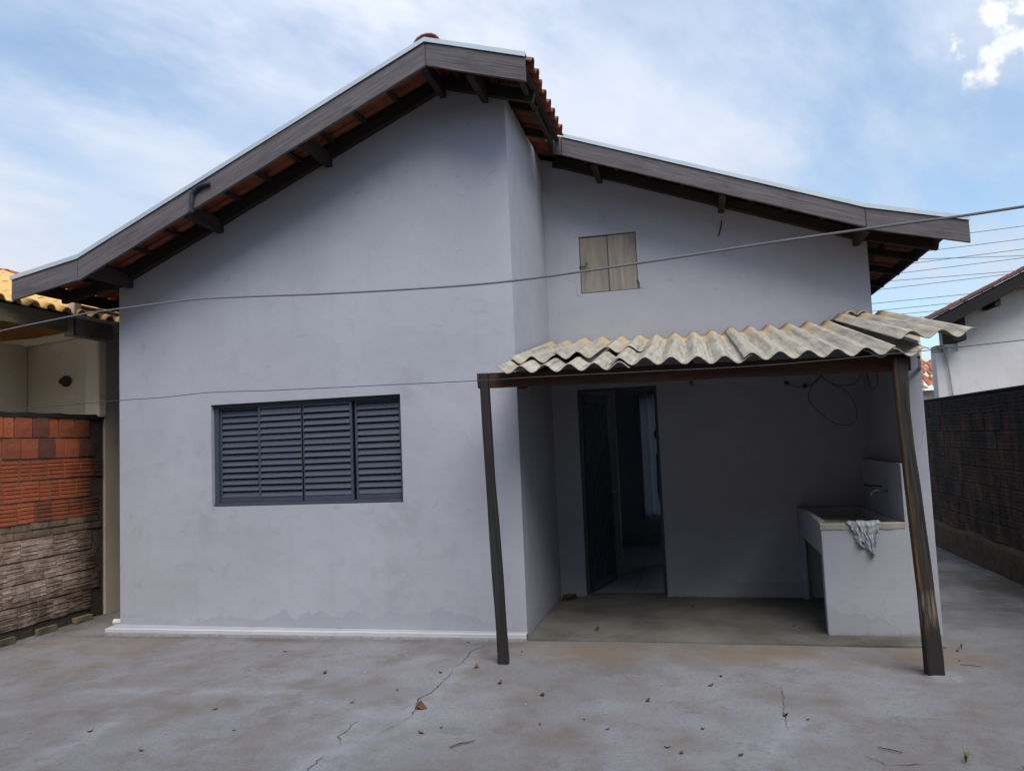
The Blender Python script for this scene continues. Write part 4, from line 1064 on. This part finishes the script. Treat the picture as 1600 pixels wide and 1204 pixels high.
part('roof', MB().beam((-6.4, -13.4, 5.4), (14.4, -13.4, 5.4), 4.4, .14, (0, .35, 1)), 'claydark', rh)

# ---------------------------------------------------------------- inside the door: curtain and a person
cm = MB(); cm.grid(lambda a, b: (4.50 + 1.15 * a, YR - .20 + .028 * math.sin(a * 52) + .012 * math.sin(a * 23 + 1), .42 + 1.84 * b), 120, 4)
single('curtain', cm, 'curtain', 'pale curtain over the far window seen through the open door', 'curtain', (5.07, YR - .2, .42), smooth=True)

def person_body():
    J = {'pel': (0, 0, .92, .15, .11), 'wai': (0, 0, 1.06, .135, .10), 'che': (0, -.01, 1.27, .165, .115), 'nkb': (0, 0, 1.42, .075, .07), 'nk': (0, -.01, 1.47, .055, .055)}
    for s_, k in ((-1, 'l'), (1, 'r')):
        J['hip' + k] = (s_ * .09, 0, .86, .095, .10); J['kn' + k] = (s_ * .10, -.015, .48, .062, .065); J['an' + k] = (s_ * .105, .015, .09, .042, .045); J['to' + k] = (s_ * .12, -.13, .035, .042, .03)
        J['sh' + k] = (s_ * .18, 0, 1.38, .062, .06); J['el' + k] = (s_ * .225, .02, 1.10, .042, .042); J['wr' + k] = (s_ * .22, -.06, .86, .028, .03); J['ha' + k] = (s_ * .215, -.085, .79, .03, .018)
    E_ = [('pel', 'wai'), ('wai', 'che'), ('che', 'nkb'), ('nkb', 'nk')]
    for k in 'lr': E_ += [('pel', 'hip' + k), ('hip' + k, 'kn' + k), ('kn' + k, 'an' + k), ('an' + k, 'to' + k), ('che', 'sh' + k), ('sh' + k, 'el' + k), ('el' + k, 'wr' + k), ('wr' + k, 'ha' + k)]
    ks = list(J); me = bpy.data.meshes.new('person')
    me.from_pydata([J[k][:3] for k in ks], [(ks.index(a), ks.index(b)) for a, b in E_], [])
    o = bpy.data.objects.new('person', me); COL.objects.link(o); me.materials.append(M['cloth_d'])
    o.modifiers.new('skin', 'SKIN'); sd = o.modifiers.new('sub', 'SUBSURF'); sd.levels = sd.render_levels = 2
    if not me.skin_vertices: 
        bm = bmesh.new(); bm.from_mesh(me); bm.verts.layers.skin.verify(); bm.to_mesh(me); bm.free()
    for i, k in enumerate(ks): me.skin_vertices[0].data[i].radius = J[k][3:5]; me.skin_vertices[0].data[i].use_root = (k == 'pel')
    return o
per = person_body(); per.location = (4.915, 3.62, .022); per.rotation_euler.z = RAD(90)
tag(per, 'person in dark clothes standing inside, mostly hidden by the door jamb', 'person')
def blob(fn, nu=14, nv=20):
    m = MB(); m.grid(lambda a, b: fn(math.pi * (a - .5), 2 * math.pi * b), nu, nv); return m
def head_fn(la, lo):
    x = .072 * math.cos(la) * math.cos(lo); y = .092 * math.cos(la) * math.sin(lo); z = .115 * math.sin(la)
    if y < 0:
        y -= .022 * math.exp(-((x / .014) ** 2 + ((z + .015) / .028) ** 2)); y += .008 * math.exp(-(((abs(x) - .03) / .014) ** 2 + ((z - .012) / .012) ** 2)); y -= .006 * math.exp(-((x / .022) ** 2 + ((z + .055) / .008) ** 2))
    if z < -.05: x *= 1 - (-.05 - z) * 4; 
    return (x, y, z)
def hang(name, mb, mat, loc):
    o = link(name, mb.mesh(name, smooth=True), mat, per, loc); return o
hang('head', blob(head_fn), 'skin', (0, -.02, 1.565))
hang('hair', blob(lambda la, lo: (.079 * math.cos(la) * math.cos(lo), .099 * math.cos(la) * math.sin(lo) + .014, .10 * math.sin(la) + .03 + (.03 if math.sin(lo) < 0 and la < .2 else 0))), 'hair', (0, -.01, 1.58))
for s_ in (-1, 1):
    hang('ear', blob(lambda la, lo: (.01 * math.cos(la) * math.cos(lo), .018 * math.cos(la) * math.sin(lo), .03 * math.sin(la)), 6, 8), 'skin', (s_ * .074, -.01, 1.56))
    hang('eye', blob(lambda la, lo: (.011 * math.cos(la) * math.cos(lo), .008 * math.cos(la) * math.sin(lo), .008 * math.sin(la)), 6, 8), 'hair', (s_ * .030, -.098, 1.577))
    for f_ in range(5):
        fx = s_ * .215 + (f_ - 1.5) * .0 ; yy = -.115 + f_ * .018; ln = (.06, .072, .078, .07, .055)[f_]
        if f_ == 0: pts = [(s_ * .20, -.105, .80), (s_ * .19, -.125, .775), (s_ * .185, -.13, .75)]
        else: pts = [(s_ * .215, yy, .785), (s_ * .212, yy - .004, .785 - ln * .5), (s_ * .203, yy - .002, .785 - ln)]
        hang('finger', MB().tube(pts, [.009, .0085, .006], 6), 'skin', (0, 0, 0))

# ---------------------------------------------------------------- litter on the concrete
def leaf_mesh(L, W, curl, seed):
    rs = random.Random(seed); m = MB(); n = 6
    for i in range(n + 1):
        t = i / n; wd = W * math.sin(math.pi * min(1, t * .94 + .05)) ** .8 * rs.uniform(.85, 1.1); z = curl * (t - .5) ** 2 * 2
        for k in (-1, 0, 1): m.v.append(((t - .5) * L, k * wd / 2, z + abs(k) * W * .3 * rs.uniform(.4, 1.0)))
    for i in range(n):
        for k in range(2): a = i * 3 + k; m.face((a, a + 1, a + 4, a + 3))
    m.tube([(L * .45, 0, curl * .4), (L * .6, .004, curl * .5), (L * .72, .002, curl * .4)], .0012, 4)
    return m
lmeshes = [leaf_mesh(.045, .026, .018, i).mesh('leaf', smooth=True) for i in range(5)]
LEAVES = [(2.61, -1.02), (3.46, -.94), (3.68, -.79), (3.94, -1.12), (4.27, -1.33), (3.71, -2.02), (3.29, -1.33), (3.42, -.13), (4.42, .3), (4.93, -1.36), (5.31, -1.04), (5.38, -.85), (5.71, -1.52), (5.82, -1.57), (5.43, -2.1), (5.14, -2.11), (5.07, -2.05), (6.96, -.34), (7.02, -.1), (3.92, -.36), (6.0, .5), (4.76, .63), (1.72, -2.24), (2.25, -1.8), (2.59, -2.11), (2.24, -2.45), (3.09, -1.59), (1.98, -.49), (4.35, -1.81), (4.59, -1.71), (3.8, -1.93), (5.25, -1.78), (4.74, -1.84), (5.9, .9), (5.2, 1.2), (4.9, 1.0), (6.1, -2.5), (5.66, -2.35)]
for i, (x, y) in enumerate(LEAVES):
    big = i in (0, 2, 3, 4, 8, 12); porch = y > 0
    o = link('fallen_leaf', lmeshes[i % 5], 'leaf', None, (x, y, (.016 if porch else yz(x, y) + .003)))
    o.rotation_euler = (random.uniform(-.3, .3), random.uniform(-.3, .3), random.uniform(0, 6.28)); s_ = random.uniform(1.0, 1.35) if big else random.uniform(.45, .85)
    o.scale = (s_, s_, s_)
    if porch: tag(o, 'dry brown leaf lying on the porch floor', 'leaf', 'leaves on the porch floor')
    else: tag(o, 'small dry brown leaf scattered on the open concrete yard', 'leaf', 'leaves scattered on the yard')
single('fallen_leaf', MB().grid(lambda a, b: (3.57 + .075 * (a - .5) * math.sin(.3 + 2.5 * b), -1.64 + .06 * (b - .5), .008 + .045 * (1 - abs(2 * a - 1)) * math.sin(.25 + 2.6 * b)), 6, 6), 'leafred', 'large curled red-brown leaf beside the long crack in the concrete', 'leaf', (3.57, -1.64, .005), solid=.001)
for i in range(16):
    o = link('fallen_leaf', lmeshes[i % 5], 'leaf', None, (3.93 + abs(random.gauss(0, .10)), YB - .04 - abs(random.gauss(0, .16)), .018 + random.uniform(0, .035)))
    o.rotation_euler = (random.uniform(-.7, .7), random.uniform(-.7, .7), random.uniform(0, 6.28)); s_ = random.uniform(.9, 1.7); o.scale = (s_,) * 3
    tag(o, 'dry leaf in the little heap at the inner corner of the porch', 'leaf', 'leaf heap in the porch corner')
def pebble(r, seed):
    m = blob(lambda la, lo: (lambda k: (r * k * math.cos(la) * math.cos(lo), r * k * math.cos(la) * math.sin(lo) * .8, r * .6 * k * math.sin(la)))(1 + .35 * mnoise.noise((math.cos(lo) * 1.4 * math.cos(la) + seed, math.sin(lo) * 1.4 * math.cos(la), math.sin(la) * 1.4))), 6, 8); return m
pm_ = [pebble(.012, i * 3.1).mesh('pebble', smooth=True) for i in range(4)]
PEB = [(4.31, -.09), (5.07, -.09), (3.05, -.55), (1.91, -.67), (6.55, -.30), (4.2, -1.5), (4.7, -1.6), (2.9, -.98), (1.35, -2.3), (6.3, -.35), (5.3, -.5), (5.0, -1.05), (2.2, -2.2)]
for i, (x, y) in enumerate(PEB):
    o = link('pebble', pm_[i % 4], 'pebble', None, (x, y, yz(x, y) + .004)); o.rotation_euler.z = i; s_ = random.uniform(.35, .8); o.scale = (s_ * 1.3, s_, s_)
    tag(o, 'tiny pale stone chip on the concrete yard', 'stone', 'stone chips on the yard')
single('twig', MB().tube([(3.94, -2.20, .008), (3.98, -2.155, .012), (4.02, -2.125, .009), (4.055, -2.10, .012)], [.003, .004, .0035, .002], 6), 'leaf', 'short brown twig on the concrete in the middle foreground', 'twig', (4.0, -2.15, .005))
single('twig', MB().tube([(6.10, -1.93, .008), (6.15, -1.955, .010), (6.20, -1.985, .008)], [.002, .003, .002], 6), 'leaf', 'dark thin twig near the cracks at lower right', 'twig', (6.15, -1.95, .005))
single('twig', MB().tube([(6.93, -.45, .008), (6.99, -.47, .011), (7.05, -.49, .008)], [.002, .003, .002], 6), 'leaf', 'thin twig on the concrete right of the crooked post', 'twig', (7, -.47, .005))
def tuft(x, y, n, h, sd):
    rs = random.Random(sd); m = MB()
    for i in range(n):
        a = rs.uniform(0, 6.28); l = rs.uniform(.5, 1) * h; b = len(m.v); r = rs.uniform(.4, 1.1) * l; wd = .0025
        for t in (0, .35, .7, 1):
            px, py, pz = x + math.cos(a) * r * t * t, y + math.sin(a) * r * t * t, .003 + l * (t - .35 * t * t)
            m.v += [(px - math.sin(a) * wd * (1 - t), py + math.cos(a) * wd * (1 - t), pz), (px + math.sin(a) * wd * (1 - t), py - math.cos(a) * wd * (1 - t), pz)]
        for k in range(3): m.face((b + 2 * k, b + 2 * k + 1, b + 2 * k + 3, b + 2 * k + 2))
    return m
single('grass_tuft', tuft(6.46, -2.05, 22, .10, 1), 'grass', 'scrawny dry grass tuft in the crack at lower right', 'grass tuft', (6.46, -2.05, 0))
single('grass_tuft', tuft(6.68, -2.12, 14, .06, 2), 'grass', 'small grass tuft at the lower right edge of the yard', 'grass tuft', (6.68, -2.12, 0))
single('grass_tuft', tuft(7.07, -.02, 14, .07, 3), 'grass', 'little weed at the foot of the wing wall corner', 'grass tuft', (7.07, -.02, 0))
